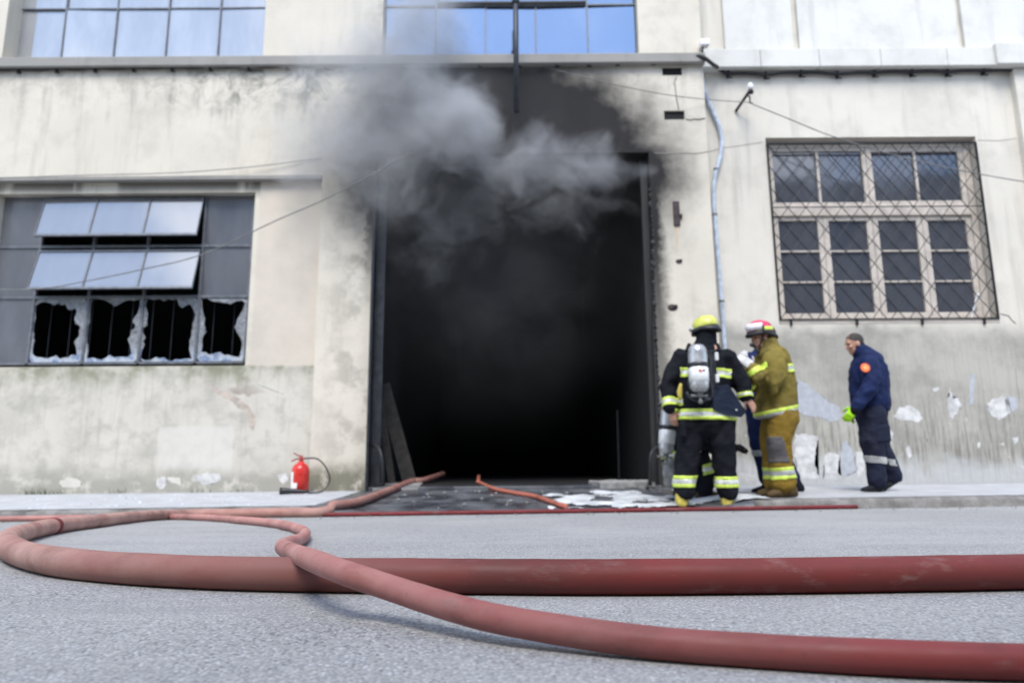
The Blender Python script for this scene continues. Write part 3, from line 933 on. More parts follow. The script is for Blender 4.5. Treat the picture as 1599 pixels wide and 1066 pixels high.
# the timber window
YV = YR + .16
fx = [WX(p, 450, YV) for p in (1221, 1288, 1371, 1453, 1543)]
win_mat = M['frame_wood']
fz = {'bot': WZ(1380, 490, YV), 'tr0': WZ(1380, 343, YV), 'tr1': WZ(1380, 318, YV), 'top': WZ(1380, 231, YV)}
x0, x1 = RW[0] + .01, RW[1] - .01
bm = bmesh.new()
box(bm, x0, x0 + .07, YV - .02, YV + .07, RW[2] + .002, RW[3] - .002, .006)
box(bm, x1 - .10, x1, YV - .02, YV + .07, RW[2] + .002, RW[3] - .002, .006)
box(bm, x0 + .071, x1 - .101, YV - .02, YV + .07, fz['top'], RW[3] - .003, .006)
box(bm, x0 + .071, x1 - .101, YV - .045, YV + .07, fz['tr0'] + .05, fz['tr1'] - .03, .008)
box(bm, x0 + .071, x1 - .101, YV - .02, YV + .07, RW[2] + .003, fz['bot'] - .05, .006)
ww = obj('window', bm, win_mat, adj)
def casement(xa, xb, za, zb, sw, rows=1, cols=1, name='casement'):
    bm = bmesh.new(); y0, y1 = YV - .012, YV + .04
    box(bm, xa, xa + sw, y0, y1, za, zb, .005); box(bm, xb - sw, xb, y0, y1, za, zb, .005)
    box(bm, xa + sw, xb - sw, y0 + .002, y1, za, za + sw * .8, .004); box(bm, xa + sw, xb - sw, y0 + .002, y1, zb - sw * .8, zb, .004)
    zi0, zi1, xi0, xi1 = za + sw * .8, zb - sw * .8, xa + sw, xb - sw
    mb = .022
    for r in range(1, rows):
        z = zi0 + (zi1 - zi0) * r / rows
        box(bm, xi0, xi1, y0 + .006, y1 - .004, z - mb / 2, z + mb / 2)
    for c in range(1, cols):
        x = xi0 + (xi1 - xi0) * c / cols
        box(bm, x - mb * .8, x + mb * .8, y0 + .004, y1 - .004, zi0, zi1)
    o = obj(name, bm, win_mat, adj)
    for r in range(rows):
        for c in range(cols):
            a, b = xi0 + (xi1 - xi0) * c / cols, xi0 + (xi1 - xi0) * (c + 1) / cols
            d, e = zi0 + (zi1 - zi0) * r / rows, zi0 + (zi1 - zi0) * (r + 1) / rows
            t, u = random.uniform(-.004, .004), random.uniform(-.004, .004)
            bm = bmesh.new(); yy = YV + .022
            slab(bm, [(a + .002, yy + t, d + .002), (b - .002, yy - t, d + .002), (b - .002, yy - t + u, e - .002), (a + .002, yy + t + u, e - .002)], (0, .005, 0))
            obj('pane', bm, M['glass_casement'], o)
xl, xr = x0 + .072, x1 - .102
wd = (xr - xl) / 4
for k in range(4):
    casement(xl + wd * k + .003, xl + wd * (k + 1) - .003, fz['bot'] - .048, fz['tr0'] + .048, .082 if k else .075, rows=3)
for k in range(2):
    casement(xl + wd * 2 * k + .003, xl + wd * 2 * (k + 1) - .003, fz['tr1'] - .028, fz['top'] - .003, .062 + .02 * k, cols=2)
room_a = bmesh.new()
box(room_a, RW[0] - .05, RW[1] + .05, YR + 1.2, YR + 1.26, RW[2] - .1, RW[3] + .1)
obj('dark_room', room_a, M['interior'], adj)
# sill
bm = bmesh.new(); box(bm, RW[0] + .002, RW[1] - .002, YR - .006, YV - .022, RW[2] + .002, WZ(1390, 500, YR) , .005); obj('window_sill', bm, win_mat, adj)
# pieces of fallen blind seen behind the glass corner: two pale laths propped against the grille
bm = bmesh.new(); tube(bm, [W(1517, 496, YR + .02), W(1527, 458, YR + .02)], .012, 6); tube(bm, [W(1527, 458, YR + .022), W(1539, 476, YR + .02), W(1545, 494, YR + .02)], .006, 6); obj('pale_lath', bm, M['white_plastic'], adj)
# diamond grille: frame is the part, every bar a sub-part
yg = YR - .012
ga, gb, gc, ge = RW[0] + .015, RW[1] - .02, WZ(1380, 498, yg), WZ(1360, 224, yg)
bm = bmesh.new(); t = .012
box(bm, ga - t, ga + t, yg - t, yg + t, gc - t, ge + t); box(bm, gb - t, gb + t, yg - t, yg + t, gc - t, ge + t)
box(bm, ga + t, gb - t, yg - t + .001, yg + t - .001, gc - t, gc + t); box(bm, ga + t, gb - t, yg - t + .001, yg + t - .001, ge - t, ge + t)
for px in (1235, 1338, 1440, 1537):
    xx = WX(px, 502, yg); box(bm, xx - .015, xx + .015, yg - .016, YR + .02, gc - .085, gc - t - .001)
zm = WZ(1380, 322, yg)
box(bm, ga + t, gb - t, yg + .014, yg + .026, zm - .006, zm + .006)
gr = obj('window_grille', bm, M['iron'], adj)
dx, slope = .262, 1.30
H, L = ge - gc, gb - ga
k = -int(H / slope / dx) - 1
while ga + k * dx < gb:
    for sgn in (1, -1):
        # bar from bottom xb going up with dx/dz = sgn/slope
        xb = (ga + k * dx) if sgn > 0 else (gb - k * dx)
        def at(z): return xb + sgn * (z - gc) / slope
        zs_, ze_ = gc, ge
        lo, hi = gc, ge
        if sgn > 0:
            lo = max(gc, gc + (ga - xb) * slope); hi = min(ge, gc + (gb - xb) * slope)
        else:
            lo = max(gc, gc + (xb - gb) * slope); hi = min(ge, gc + (xb - ga) * slope)
        if hi - lo > .05:
            yy = yg - .004 * sgn
            obj('grille_bar', tube(bmesh.new(), [(at(lo), yy, lo), (at(hi), yy, hi)], .0062, 6), M['iron'], gr)
    k += 1

# flakes of bare plaster on the grey base
def flake(pts, mat, th=.0025, seed=0, jag=.012):
    P = []
    n = len(pts)
    for i in range(n):
        a, b = W(*pts[i], YR), W(*pts[(i + 1) % n], YR)
        for k in range(8):
            q = a.lerp(b, k / 8)
            q += Vector((mnoise.noise(q * 47 + Vector((seed, 2, 0))), 0, mnoise.noise(q * 47 + Vector((0, seed, 9))))) * .012
            q += Vector((mnoise.noise(q * 14 + Vector((seed, 0, 0))), 0, mnoise.noise(q * 14 + Vector((0, seed, 5))))) * jag * 2
            P.append(q + Vector((0, .001, 0)))
    bm = bmesh.new(); slab(bm, P, (0, -th, 0)); bmesh.ops.triangulate(bm, faces=bm.faces)
    obj('plaster_flake', bm, mat, adj)
flake([(1394, 651), (1404, 636), (1420, 633), (1434, 641), (1441, 652), (1434, 660), (1420, 657), (1404, 655)], M['patch_white'], seed=1)
flake([(1438, 655), (1450, 665), (1458, 690), (1450, 692), (1440, 672)], M['adjoin'], seed=2)
flake([(1484, 606), (1488, 622), (1497, 622), (1501, 632), (1492, 648), (1487, 656), (1478, 638), (1479, 628)], M['patch_white'], seed=3)
flake([(1540, 630), (1556, 621), (1571, 618), (1572, 630), (1580, 642), (1570, 648), (1561, 656), (1548, 648)], M['patch_white'], seed=4)
flake([(1384, 680), (1390, 671), (1395, 680), (1391, 694), (1385, 692)], M['patch_white'], seed=5)
flake([(1580, 684), (1588, 682), (1590, 690), (1584, 694)], M['patch_white'], seed=6, jag=.006)
flake([(1287, 710), (1293, 706), (1312, 709), (1309, 725), (1308, 738), (1318, 747), (1286, 749)], M['patch_white'], seed=7)
flake([(1332, 706), (1344, 704), (1356, 710), (1350, 730), (1340, 748), (1337, 730)], M['patch_white'], seed=8)
flake([(1243, 679), (1262, 677), (1278, 682), (1275, 700), (1272, 718), (1276, 736), (1280, 746), (1248, 748), (1240, 710)], M['patch_white'], seed=9, jag=.012)
flake([(1245, 592), (1262, 601), (1288, 622), (1312, 637), (1312, 655), (1298, 658), (1282, 652), (1260, 648), (1244, 640)], M['patch_blue'], seed=10)
flake([(1316, 690), (1322, 688), (1330, 700), (1338, 735), (1322, 742), (1312, 738), (1312, 712)], M['patch_blue'], seed=11)
flake([(1516, 585), (1522, 582), (1520, 630), (1512, 632)], M['patch_blue'], seed=12, jag=.006)
flake([(1572, 618), (1588, 622), (1590, 636), (1578, 644)], M['patch_blue'], seed=13)
flake([(1456, 606), (1464, 603), (1467, 609), (1458, 612)], M['patch_white'], seed=14, jag=.006)
flake([(1130, 745), (1160, 738), (1190, 742), (1195, 752), (1130, 754)], M['patch_white'], seed=15, jag=.02)
flake([(1414, 700), (1420, 696), (1424, 712), (1418, 716)], M['patch_white'], seed=16, jag=.008)
flake([(1525, 692), (1530, 690), (1531, 698), (1527, 700)], M['patch_white'], seed=17, jag=.005)
flake([(1592, 725), (1599, 728), (1606, 742), (1598, 738)], M['patch_white'], seed=18, jag=.006)
obj('crack', crack([(1562, 490), (1575, 493), (1580, 500), (1586, 505)], .006, YR - .001), M['rust'], adj)
obj('crack', crack([(1586, 575), (1588, 600), (1592, 625)], .005, YR - .001), M['sill'], adj)
obj('crack', crack([(1106, 237), (1130, 231), (1160, 227), (1191, 222)], .004, YR - .001), M['sill'], adj)
obj('crack', crack([(1526, 219), (1560, 220), (1588, 216)], .004, YR - .001), M['sill'], adj)

# bare patches with raised edges on the factory base
def fflake(pts, mat, seed, jag=.012, th=.004):
    P = []
    n = len(pts)
    for i in range(n):
        a, b = W(*pts[i], YB), W(*pts[(i + 1) % n], YB)
        for k in range(8):
            q = a.lerp(b, k / 8)
            q += Vector((mnoise.noise(q * 47 + Vector((seed, 2, 0))), 0, mnoise.noise(q * 47 + Vector((0, seed, 9))))) * .012
            q += Vector((mnoise.noise(q * 12 + Vector((seed, 0, 0))), 0, mnoise.noise(q * 12 + Vector((0, seed, 5))))) * jag * 2
            P.append(q + Vector((0, .001, 0)))
    bm = bmesh.new(); slab(bm, P, (0, -th, 0)); bmesh.ops.triangulate(bm, faces=bm.faces)
    obj('plaster_flake', bm, mat, fac)
M['patch_cream'] = simple('newer plaster patch', (.575, .555, .50), .9, var=.07, scale=3)
fflake([(246, 746), (258, 744), (262, 758), (252, 764), (242, 758)], M['patch_white'], 2)
fflake([(302, 742), (322, 738), (342, 740), (345, 750), (322, 757), (304, 752)], M['patch_white'], 3)
fflake([(92, 750), (110, 744), (128, 750), (126, 760), (96, 761)], M['patch_cream'], 4)
fflake([(262, 744), (280, 746), (284, 756), (268, 756)], M['patch_cream'], 5)
fflake([(434, 742), (446, 738), (452, 750), (440, 756)], M['patch_white'], 6)
M['scuff'] = simple('brown scuff', (.45, .39, .335), .9, var=.22, scale=9)
fflake([(318, 590), (335, 604), (365, 617), (390, 634), (399, 654), (397, 672), (390, 668), (387, 646), (362, 628), (335, 611)], M['scuff'], 8, .014, .002)
obj('crack', crack([(404, 600), (425, 608), (442, 614)], .005, YB - .001), M['patch_white'], fac)
obj('plaster_seam', tube(bmesh.new(), [W(489, 575, YB), W(489.5, 640, YB), W(487, 764, YB)], .008, 5), M['patch_white'], fac)

# ------------------------------------------------------------------ building across the street (seen only in the window panes)
opp = root('facing_building', (0, -7.6, -.2), 'grey building across the street mirrored in the window panes', 'building')
oh = []
for i in range(9):
    for j in range(3):
        oh.append((-16 + i * 3.6, -14.2 + i * 3.6, 1.1 + j * 3.7, 3.5 + j * 3.7))
bm = holed_wall(-22, 22, -.4, 11.6, oh, -7.6, -.3)
obj('wall', bm, M['opposite'], opp)
obj('roof', bxm(-22, 22, -12, -7.5, 11.61, 11.9), M['opposite'], opp)
for i, h in enumerate(oh):
    bm = bmesh.new(); box(bm, h[0], h[1], -7.86, -7.84, h[2], h[3]); obj('window', bm, M['glass_casement'], opp)
tag(obj('pavement', bxm(-40, 40, -12, -7.0, -.4, -.08), M['paving']), kind='structure')

# ------------------------------------------------------------------ hoses
def ground(x, y):
    if y > YK + .02:
        return apron_h(x, y) if AP0 - .25 < x < AP1 + .25 else pave_z(x, y)
    return road_z(x, y)
def path(pts, r, zf=None):
    out = []
    for p in pts:
        q = G(p[0], p[1], zf or ground, p[2] if len(p) > 2 else r)
        if zf and q.y > 6.8:                       # lying in the gutter against the kerb
            q = W(p[0], p[1], 6.8); q.z = road_z(q.x, 6.8) + r
        out.append(q)
    return out
def settle(pts, r):
    return [Vector((p.x, p.y, max(p.z, ground(p.x, p.y) + r * .96))) for p in pts]
ra = .046
pa = [Vector((-1.15, 11.5, ra)), Vector((-1.32, 10.2, ra + .01))] + path([(642, 752), (612, 764), (560, 783)], ra)
pa += path([(500, 791), (455, 794), (380, 795), (300, 799), (230, 805), (150, 813), (85, 821), (42, 830), (12, 842), (20, 857), (62, 871), (150, 883), (300, 892), (450, 896), (620, 898), (820, 900), (1000, 900), (1300, 897), (1599, 892), (1760, 889), (2000, 884)], ra, road_z)
pa = settle(crom(pa, 12), ra)
def lump(k): return lambda i, n: 1 + .035 * mnoise.noise(Vector((i * .11, k, 0))) + .02 * mnoise.noise(Vector((i * .5, k, 3)))
ha = root('fire_hose', (0, 2, 0), 'thickest dusty red hose, looping at the left of the road and entering the smoky gateway', 'fire hose', 'hoses laid over the road')
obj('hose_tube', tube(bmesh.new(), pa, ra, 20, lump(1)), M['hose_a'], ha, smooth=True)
q = min(range(len(pa)), key=lambda i: (pa[i] - G(85, 821, ground, ra)).length)
obj('joint_ring', tube(bmesh.new(), pa[q:q + 2], ra + .004, 20), M['hose_c'], ha, smooth=True)
rb = .0275
pb = path([(-300, 808), (-80, 806), (0, 805), (100, 803), (200, 803), (300, 807), (380, 812), (430, 817), (462, 824), (476, 831), (472, 840, .03), (452, 847, .042), (441, 853, .062), (458, 862, .085), (490, 875, .106), (540, 894, .100), (600, 914, .078), (700, 946, .055), (800, 970, .042), (1000, 1000, .030), (1200, 1016), (1400, 1026), (1599, 1033), (1800, 1038)], rb, road_z)
pb = settle(crom(pb, 12), rb)
hb = root('fire_hose', (0, 1.2, 0), 'thinner pinkish red hose bending back over the thick one and running out along the front', 'fire hose', 'hoses laid over the road')
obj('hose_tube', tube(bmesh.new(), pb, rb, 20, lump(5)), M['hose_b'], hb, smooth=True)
rc = .021
pc = settle(crom(path([(170, 803), (290, 800), (450, 798), (700, 796), (950, 792), (1150, 789), (1338, 787)], rc, road_z), 14), rc)
hc = root('fire_hose', (0, 6.5, -.16), 'straight dark red thin hose stretched along the gutter in front of the gateway', 'fire hose', 'hoses laid over the road')
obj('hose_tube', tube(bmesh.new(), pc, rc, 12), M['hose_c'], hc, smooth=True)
rd = .027
pd = [Vector((-.55, 11.2, rd)), Vector((-.5, 10.0, rd + .01))] + path([(748, 753), (772, 763), (802, 769), (836, 775), (862, 784), (884, 791)], rd)
pd = settle(crom(pd, 12), rd)
hd = root('fire_hose', (0, 8, -.1), 'short orange hose trailing out of the gateway across the wet ramp', 'fire hose', 'hoses laid over the road')
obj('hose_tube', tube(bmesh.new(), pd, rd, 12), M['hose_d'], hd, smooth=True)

# ------------------------------------------------------------------ things on the ramp and pavement
def foam_patch():
    bm = bmesh.new(); V = {}
    xs, ys = lin(.35, 2.6, 90), lin(6.93, 8.7, 60)
    def h(x, y):
        e = min((x - .42) / .6, (2.5 - x) / .3, (y - 6.9) / .2, (8.55 - y) / .7)
        n = mnoise.fractal(Vector((x * 2.6, y * 2.2, 3)), 1.0, 2.0, 5)
        return (n * .8 + min(e, 1) * .50 - .10 + .5 * mnoise.noise(Vector((x * 5.5, y * 4, 1))))
    for i in range(len(xs) - 1):
        for j in range(len(ys) - 1):
            c = [(i, j), (i + 1, j), (i + 1, j + 1), (i, j + 1)]
            if all(h(xs[a], ys[b]) > 0 for a, b in c):
                for k in c:
                    if k not in V:
                        x, y = xs[k[0]], ys[k[1]]
                        V[k] = bm.verts.new((x, y, ground(x, y) + .008 + min(h(x, y), .5) * .045))
                bm.faces.new([V[k] for k in c])
    return bm
tag(obj('foam', foam_patch(), M['foam'], smooth=True), 'white foam spread over the right of the ramp by the firefighters', 'foam', kind='stuff')
bm = bmesh.new()
slab(bm, [G(918, 757, ground), G(1012, 757, ground), Vector((XD1 - .12, 9.15, wall_z(1.9))), Vector((1.15, 9.15, wall_z(1)))], (0, 0, .07))
bmesh.ops.subdivide_edges(bm, edges=bm.edges, cuts=4, use_grid_fill=True)
for v in bm.verts: v.co += Vector((mnoise.noise(v.co * 6), mnoise.noise(v.co * 7 + Vector((4, 0, 0))), .6 * mnoise.noise(v.co * 8 + Vector((0, 4, 0))))) * .03
tag(obj('concrete_slab', bm, M['concrete']), 'broken grey concrete slab lying at the right foot of the gateway', 'rubble')
bm = bmesh.new()
slab(bm, [G(585, 757, ground), G(660, 756, ground), Vector((-1.25, 9.2, wall_z(-1.3))), Vector((-1.85, 9.2, wall_z(-1.9)))], (0, 0, .03))
tag(obj('concrete_slab', bm, M['concrete']), 'flat grey concrete slab lying at the left foot of the gateway', 'rubble')
def rubble(n, x0, x1, y0, y1, smin, smax, seed, flat=.5):
    bm = bmesh.new(); r = random.Random(seed)
    for _ in range(n):
        x, y = r.uniform(x0, x1), r.uniform(y0, y1); s = r.uniform(smin, smax)
        m = Matrix.Translation((x, y, ground(x, y) + s * flat * .5)) @ Matrix.Rotation(r.uniform(0, 6), 4, 'Z') @ Matrix.Rotation(r.uniform(-.4, .4), 4, 'X') @ Matrix.Diagonal((s, s * r.uniform(.4, 1), s * flat, 1))
        bmesh.ops.create_icosphere(bm, subdivisions=1, radius=.5, matrix=m)
    return bm
tag(obj('debris', rubble(60, -1.4, 1.9, 7.1, 9.0, .015, .06, 5), M['concrete']), 'small burnt debris scattered over the dark ramp', 'debris', kind='stuff')
tag(obj('broken_glass', rubble(260, -7.5, -2.2, 7.1, 9.0, .008, .035, 9, .25), M['shard']), 'glass splinters scattered on the pavement below the smashed window', 'broken glass', kind='stuff')
tag(obj('grit', rubble(350, -6, 6, 6.2, 6.95, .006, .022, 12, .6), M['kerb']), 'loose grit collected along the gutter', 'grit', kind='stuff')
# grass tufts at the wall foot
bm = bmesh.new(); r = random.Random(3)
for cx, n in ((-6.35, 40), (-6.1, 24), (-5.2, 10), (-4.1, 8), (-3.6, 6)):
    for _ in range(n):
        x = cx + r.gauss(0, .09); y = YB - .03 - abs(r.gauss(0, .025)); z = pave_z(x, y)
        hgt = r.uniform(.03, .10); a = r.uniform(-.5, .5)
        v = [bm.verts.new((x - .004, y, z)), bm.verts.new((x + .004, y, z)), bm.verts.new((x + a * hgt, y - r.uniform(0, .04), z + hgt))]
        bm.faces.new(v)
tag(obj('grass', bm, M['moss']), 'thin grass tufts growing at the foot of the left wall', 'grass', kind='stuff')

# extinguisher
be = W(468, 768, 8.9); be.z = ground(be.x, be.y)
ex = root('fire_extinguisher', be, 'red fire extinguisher with a black horn standing on the pavement by the wall', 'fire extinguisher')
S = WX(482, 740, be.y) - WX(455, 740, be.y)
er = S / 2
eh = WZ(468, 722, be.y) - be.z
obj('cylinder', lathe(bmesh.new(), be, [(er * .9, 0), (er, .012), (er, eh - er * .9), (er * .92, eh - er * .55), (er * .7, eh - er * .22), (er * .36, eh), (er * .3, eh + .02)], n=28), M['red_paint'], ex, smooth=True)
tp = be + Vector((0, 0, eh + .02))
bm = bmesh.new(); lathe(bm, tp, [(.026, 0), (.03, .02), (.022, .05), (.016, .07)], n=12); box(bm, tp.x - .02, tp.x + .055, tp.y - .014, tp.y + .014, tp.z + .022, tp.z + .045, .004)
obj('valve', bm, M['brass'], ex, smooth=False)
bm = bmesh.new(); tube(bm, [tp + Vector((.02, 0, .06)), tp + Vector((-.05, 0, .072)), tp + Vector((-.10, 0, .105))], .009, 6); tube(bm, [tp + Vector((.0, 0, .04)), tp + Vector((-.06, 0, .026)), tp + Vector((-.125, 0, -.002))], .009, 6)
obj('lever', bm, M['brass'], ex)
hp = crom([tp + Vector((.05, 0, .035)), W(495, 716, be.y), W(508, 728, be.y), W(515, 748, be.y), W(508, 764, be.y) + Vector((0, -.05, 0)), W(494, 769, be.y - .10), W(482, 769, be.y - .16)], 8)
obj('hose', tube(bmesh.new(), hp, .010, 8), M['black_rubber'], ex, smooth=True)
hx0 = W(482, 769, be.y - .16); hx1 = W(437, 767, be.y - .22)
hx0.z = ground(hx0.x, hx0.y) + .028; hx1.z = ground(hx1.x, hx1.y) + .045
obj('horn', tube(bmesh.new(), [hx0.lerp(hx1, t) for t in (0, .12, .3, .5, .7, .86, 1)], .045, 14, lambda i, n: (.35, .42, .5, .62, .78, .93, 1)[i]), M['black_rubber'], ex, smooth=True)
def wrap_label(c, r, a0, a1, z0, z1):
    bm = bmesh.new(); n = 10; rows = []
    for k in range(n + 1):
        a = a0 + (a1 - a0) * k / n
        rows.append([bm.verts.new((c.x + math.sin(a) * rr, c.y - math.cos(a) * rr, c.z + z)) for rr, z in ((r, z0), (r, z1), (r - .004, z1), (r - .004, z0))])
    for a, b in zip(rows, rows[1:]):
        for k in range(4): bm.faces.new((a[k], b[k], b[(k + 1) % 4], a[(k + 1) % 4]))
    bm.faces.new(rows[0]); bm.faces.new(rows[-1][::-1])
    return bm
obj('label', wrap_label(be, er + .002, -1.25, -.62, eh * .34, eh * .70), M['white_plastic'], ex)
obj('label', wrap_label(be, er + .002, -1.25, -.05, eh * .16, eh * .338), M['white_plastic'], ex)

# guard hoops at the gate feet
def hoop(px_pts, Y, dy, label):
    pts = [W(px, py, Y + d) for px, py, d in px_pts]
    o = root('guard_hoop', (pts[0].x, pts[0].y, wall_z(pts[0].x)), label, 'guard rail', 'iron hoops guarding the gate jambs')
    obj('hoop_bar', tube(bmesh.new(), crom(pts, 8), .026, 10), M['iron'], o, smooth=True)
    b = pts[-1]
    obj('base_plate', bxm(b.x - .05, b.x + .05, b.y - .05, b.y + .05, wall_z(b.x) - .02, wall_z(b.x) + .015, .004), M['iron'], o)
hoop([(582, 694, .0), (590, 697, -.12), (596, 712, -.2), (598, 735, -.22), (598, 758, -.22)], YF, 0, 'black iron hoop guarding the left foot of the gateway')
hoop([(1033, 697, .0), (1022, 700, -.08), (1016, 712, -.14), (1015, 735, -.16), (1015, 757, -.16)], YF, 0, 'black iron hoop guarding the right foot of the gateway')
# planks leaning inside
def plank(p0, p1, w, t, label):
    p0, p1 = Vector(p0), Vector(p1); d = (p1 - p0).normalized(); s = d.cross(Vector((0, 1, 0))).normalized() * w / 2; n = s.cross(d).normalized() * t
    bm = bmesh.new(); slab(bm, [p0 - s, p0 + s, p1 + s, p1 - s], n)
    tag(obj('plank', bm, M['wood_burnt']), label, 'plank', 'charred planks leaning inside the gateway')
a, b = W(640, 752, 10.4), W(598, 600, 10.3)
plank((a.x, 10.4, .02), (b.x, 10.3, b.z), .20, .04, 'wider charred plank leaning inside the gateway on the left, further from its frame')
a, b = W(612, 752, 10.2), W(592, 620, 10.1)
plank((a.x, 10.2, .02), (b.x, 10.1, b.z), .10, .04, 'narrow charred plank leaning inside the gateway on the left, closer to its frame')
a, b = W(967, 750, 11.5), W(964, 640, 11.5)
o = tag(obj('post', tube(bmesh.new(), [(a.x, 11.5, .01), (b.x, 11.5, b.z)], .018, 8), M['steel_dark']), 'thin upright metal post barely visible in the dark hall', 'post')

# ------------------------------------------------------------------ pole, cables, conduit, bracket
pz0, pz1 = WZ(806, 175, YF - .5), WZ(803, -40, YF - .5)
px_ = WX(806, 100, YF - .5)
sp = root('hanging_pole', (px_, YF - .5, pz0), 'dark vertical pole hanging over the middle of the gateway', 'pole')
obj('pole_tube', tube(bmesh.new(), [(px_, YF - .5, pz0), (px_, YF - .5, pz1)], .038, 12), M['steel_dark'], sp, smooth=True)
bz = WZ(803, 2, YF - .5)
obj('bracket', tube(bmesh.new(), [(px_, YF - .5, bz + .1), (px_, YF + .12, bz + .25)], .022, 8), M['steel_dark'], sp, smooth=True)
obj('collar', lathe(bmesh.new(), (px_, YF - .5, bz - .04), [(.05, 0), (.055, .02), (.055, .10), (.05, .12)], n=14), M['steel_dark'], sp, smooth=True)

def cable(name, pts, r, mat, label, cat, hooks=(), Y=YF):
    p = crom(pts, 8)
    o = root(name, p[0], label, cat)
    obj('cable_run', tube(bmesh.new(), p, r, 8), mat, o, smooth=True)
    first = None
    for h in hooks:
        if first is None:
            bm = bmesh.new(); box(bm, h.x - .012, h.x + .012, h.y - .02, Y + .02, h.z - .055, h.z + .045, .004); box(bm, h.x - .012, h.x + .055, h.y - .012, h.y + .012, h.z - .075, h.z - .056, .004)
            first = obj('cable_hook', bm, M['iron'], o); h0 = h
        else: inst(first, o, h - h0)
    return o
yc = YF - .035
def sag(pxs, Y, drop):
    pts = []
    for i, (a, b) in enumerate(zip(pxs, pxs[1:])):
        pts += [W(*a, Y), W((a[0] + b[0]) / 2, (a[1] + b[1]) / 2 + drop, Y)]
    return pts + [W(*pxs[-1], Y)]
hk = [(-30, 108)] + [(28 + 60 * i, 108 - i * .75) for i in range(15)] + [(918, 97), (962, 96), (1018, 95), (1082, 93)]
cable('power_cable', sag(hk, yc, 1.5), .022, M['cable'], 'black power cable hooked under the sill course of the factory', 'cable', [W(*h, yc) for h in hk])
yc2 = YR - .05
hk = [(1112, 107), (1137, 115), (1196, 117), (1251, 114), (1308, 116), (1366, 114), (1424, 113), (1480, 113), (1536, 111), (1588, 111), (1640, 110)]
cable('power_cable', sag(hk, yc2, -1), .024, M['cable'], 'black power cable hooked below the cornice of the pale house', 'cable', [W(*h, yc2) for h in hk[1:]], YR)
cable('power_cable', [W(1078, 92, yc), W(1092, 88, yc - .06), W(1102, 92, yc - .08), W(1112, 100, yc - .03), W(1122, 106, YR - .06)], .03, M['cable'], 'short bunch of black cable wrapped round the corner by the white box', 'cable')
cp = crom([W(px, py, YR - .05) for px, py in ((1097, 84), (1095, 108), (1099, 140), (1111, 170), (1123, 198), (1127, 225), (1123, 252), (1116, 276), (1114, 310), (1117, 350), (1121, 400), (1125, 450), (1129, 500), (1132, 545), (1138, 640), (1145, 745))], 8)
co = root('conduit_pipe', cp[-1], 'wavy pale blue conduit pipe running down the corner beside the gateway pier', 'pipe')
obj('pipe_run', tube(bmesh.new(), cp, .030, 12), M['conduit'], co, smooth=True)
for px, py in ((1118, 264), (1116, 335), (1127, 470)):
    c = W(px, py, YR - .05)
    obj('pipe_clip', tube(bmesh.new(), [c + Vector((0, 0, -.014)), c + Vector((0, 0, .014))], .037, 12), M['steel_grey'], co, smooth=True)
wb = W(1100, 68, YF - .09)
lb = root('junction_box', wb, 'small white box fixed at the corner above the conduit pipe', 'junction box')
obj('case', bxm(wb.x - .065, wb.x + .065, wb.y - .05, wb.y + .07, wb.z - .05, wb.z + .05, .012), M['white_plastic'], lb)
obj('stem', tube(bmesh.new(), [wb + Vector((-.02, .02, -.04)), wb + Vector((-.03, .03, -.16))], .014, 8), M['iron'], lb)
# insulator bracket
b0, b1 = W(1149, 174, YR - .01), W(1172, 140, YR - .30)
ib_ = root('insulator_bracket', b0, 'rusty iron bracket with a white insulator holding the thin wire', 'bracket')
obj('arm', tube(bmesh.new(), [b0, b1], .022, 8), M['rust'], ib_)
obj('brace', tube(bmesh.new(), crom([b0.lerp(b1, .75), W(1171, 152, YR - .22), W(1171, 160, YR - .16), W(1175, 161, YR - .16)], 5), .012, 6), M['iron'], ib_, smooth=True)
obj('cap', lathe(bmesh.new(), b1 + Vector((0, 0, -.03)), [(.02, -.04), (.04, -.03), (.04, .01), (.02, .03)], n=12), M['iron'], ib_, smooth=True)
obj('insulator', lathe(bmesh.new(), b1 + Vector((0, 0, .0)), [(.03, 0), (.042, .02), (.036, .05), (.04, .07), (.02, .10)], n=14), M['white_plastic'], ib_, smooth=True)
def wire(pts, label, r=.006, mat='wire'):
    p = crom(pts, 8)
    tag(obj('overhead_wire', tube(bmesh.new(), p, r, 6), M[mat], smooth=True), label, 'wire', 'thin wires strung across the facades')
wire([W(-60, 280, YF - .1), W(120, 274, YF - .09), W(270, 270, YF - .08), W(390, 261, YF - .06), W(502, 247, YF - .01)], 'thin dark wire sloping over the ledge above the smashed window')
wire([W(-40, 452, YF - .75), W(60, 451, YF - .75), W(133, 439, YF - .75), W(220, 421, YF - .75), W(316, 397, YF - .72), W(430, 345, YF - .7), W(520, 305, YF - .68), W(640, 240, YF - .65)], 'grey wire sagging in front of the smashed window and rising into the smoke', .0075)
wire([W(848, 104, YF - .02), W(950, 130, YF - .1), W(1040, 148, YF - .16), W(1110, 156, YR - .34), W(1168, 160, YR - .30)], 'thin dark wire running from the sooty lintel to the insulator bracket')
wire([W(1168, 160, YR - .30), W(1230, 185, YR - .32), W(1300, 213, YR - .34), W(1400, 243, YR - .35), W(1500, 266, YR - .36), W(1600, 284, YR - .38), W(1720, 302, YR - .4)], 'thin grey wire crossing the barred window from the insulator bracket', .0075)

# ------------------------------------------------------------------ people
def frame_from(fwd, up=(0, 0, 1)):
    f = Vector(fwd).normalized(); u = Vector(up); l = u.cross(f).normalized(); u = f.cross(l).normalized()
    return Matrix((f, l, u)).transposed()          # columns: forward, left, up

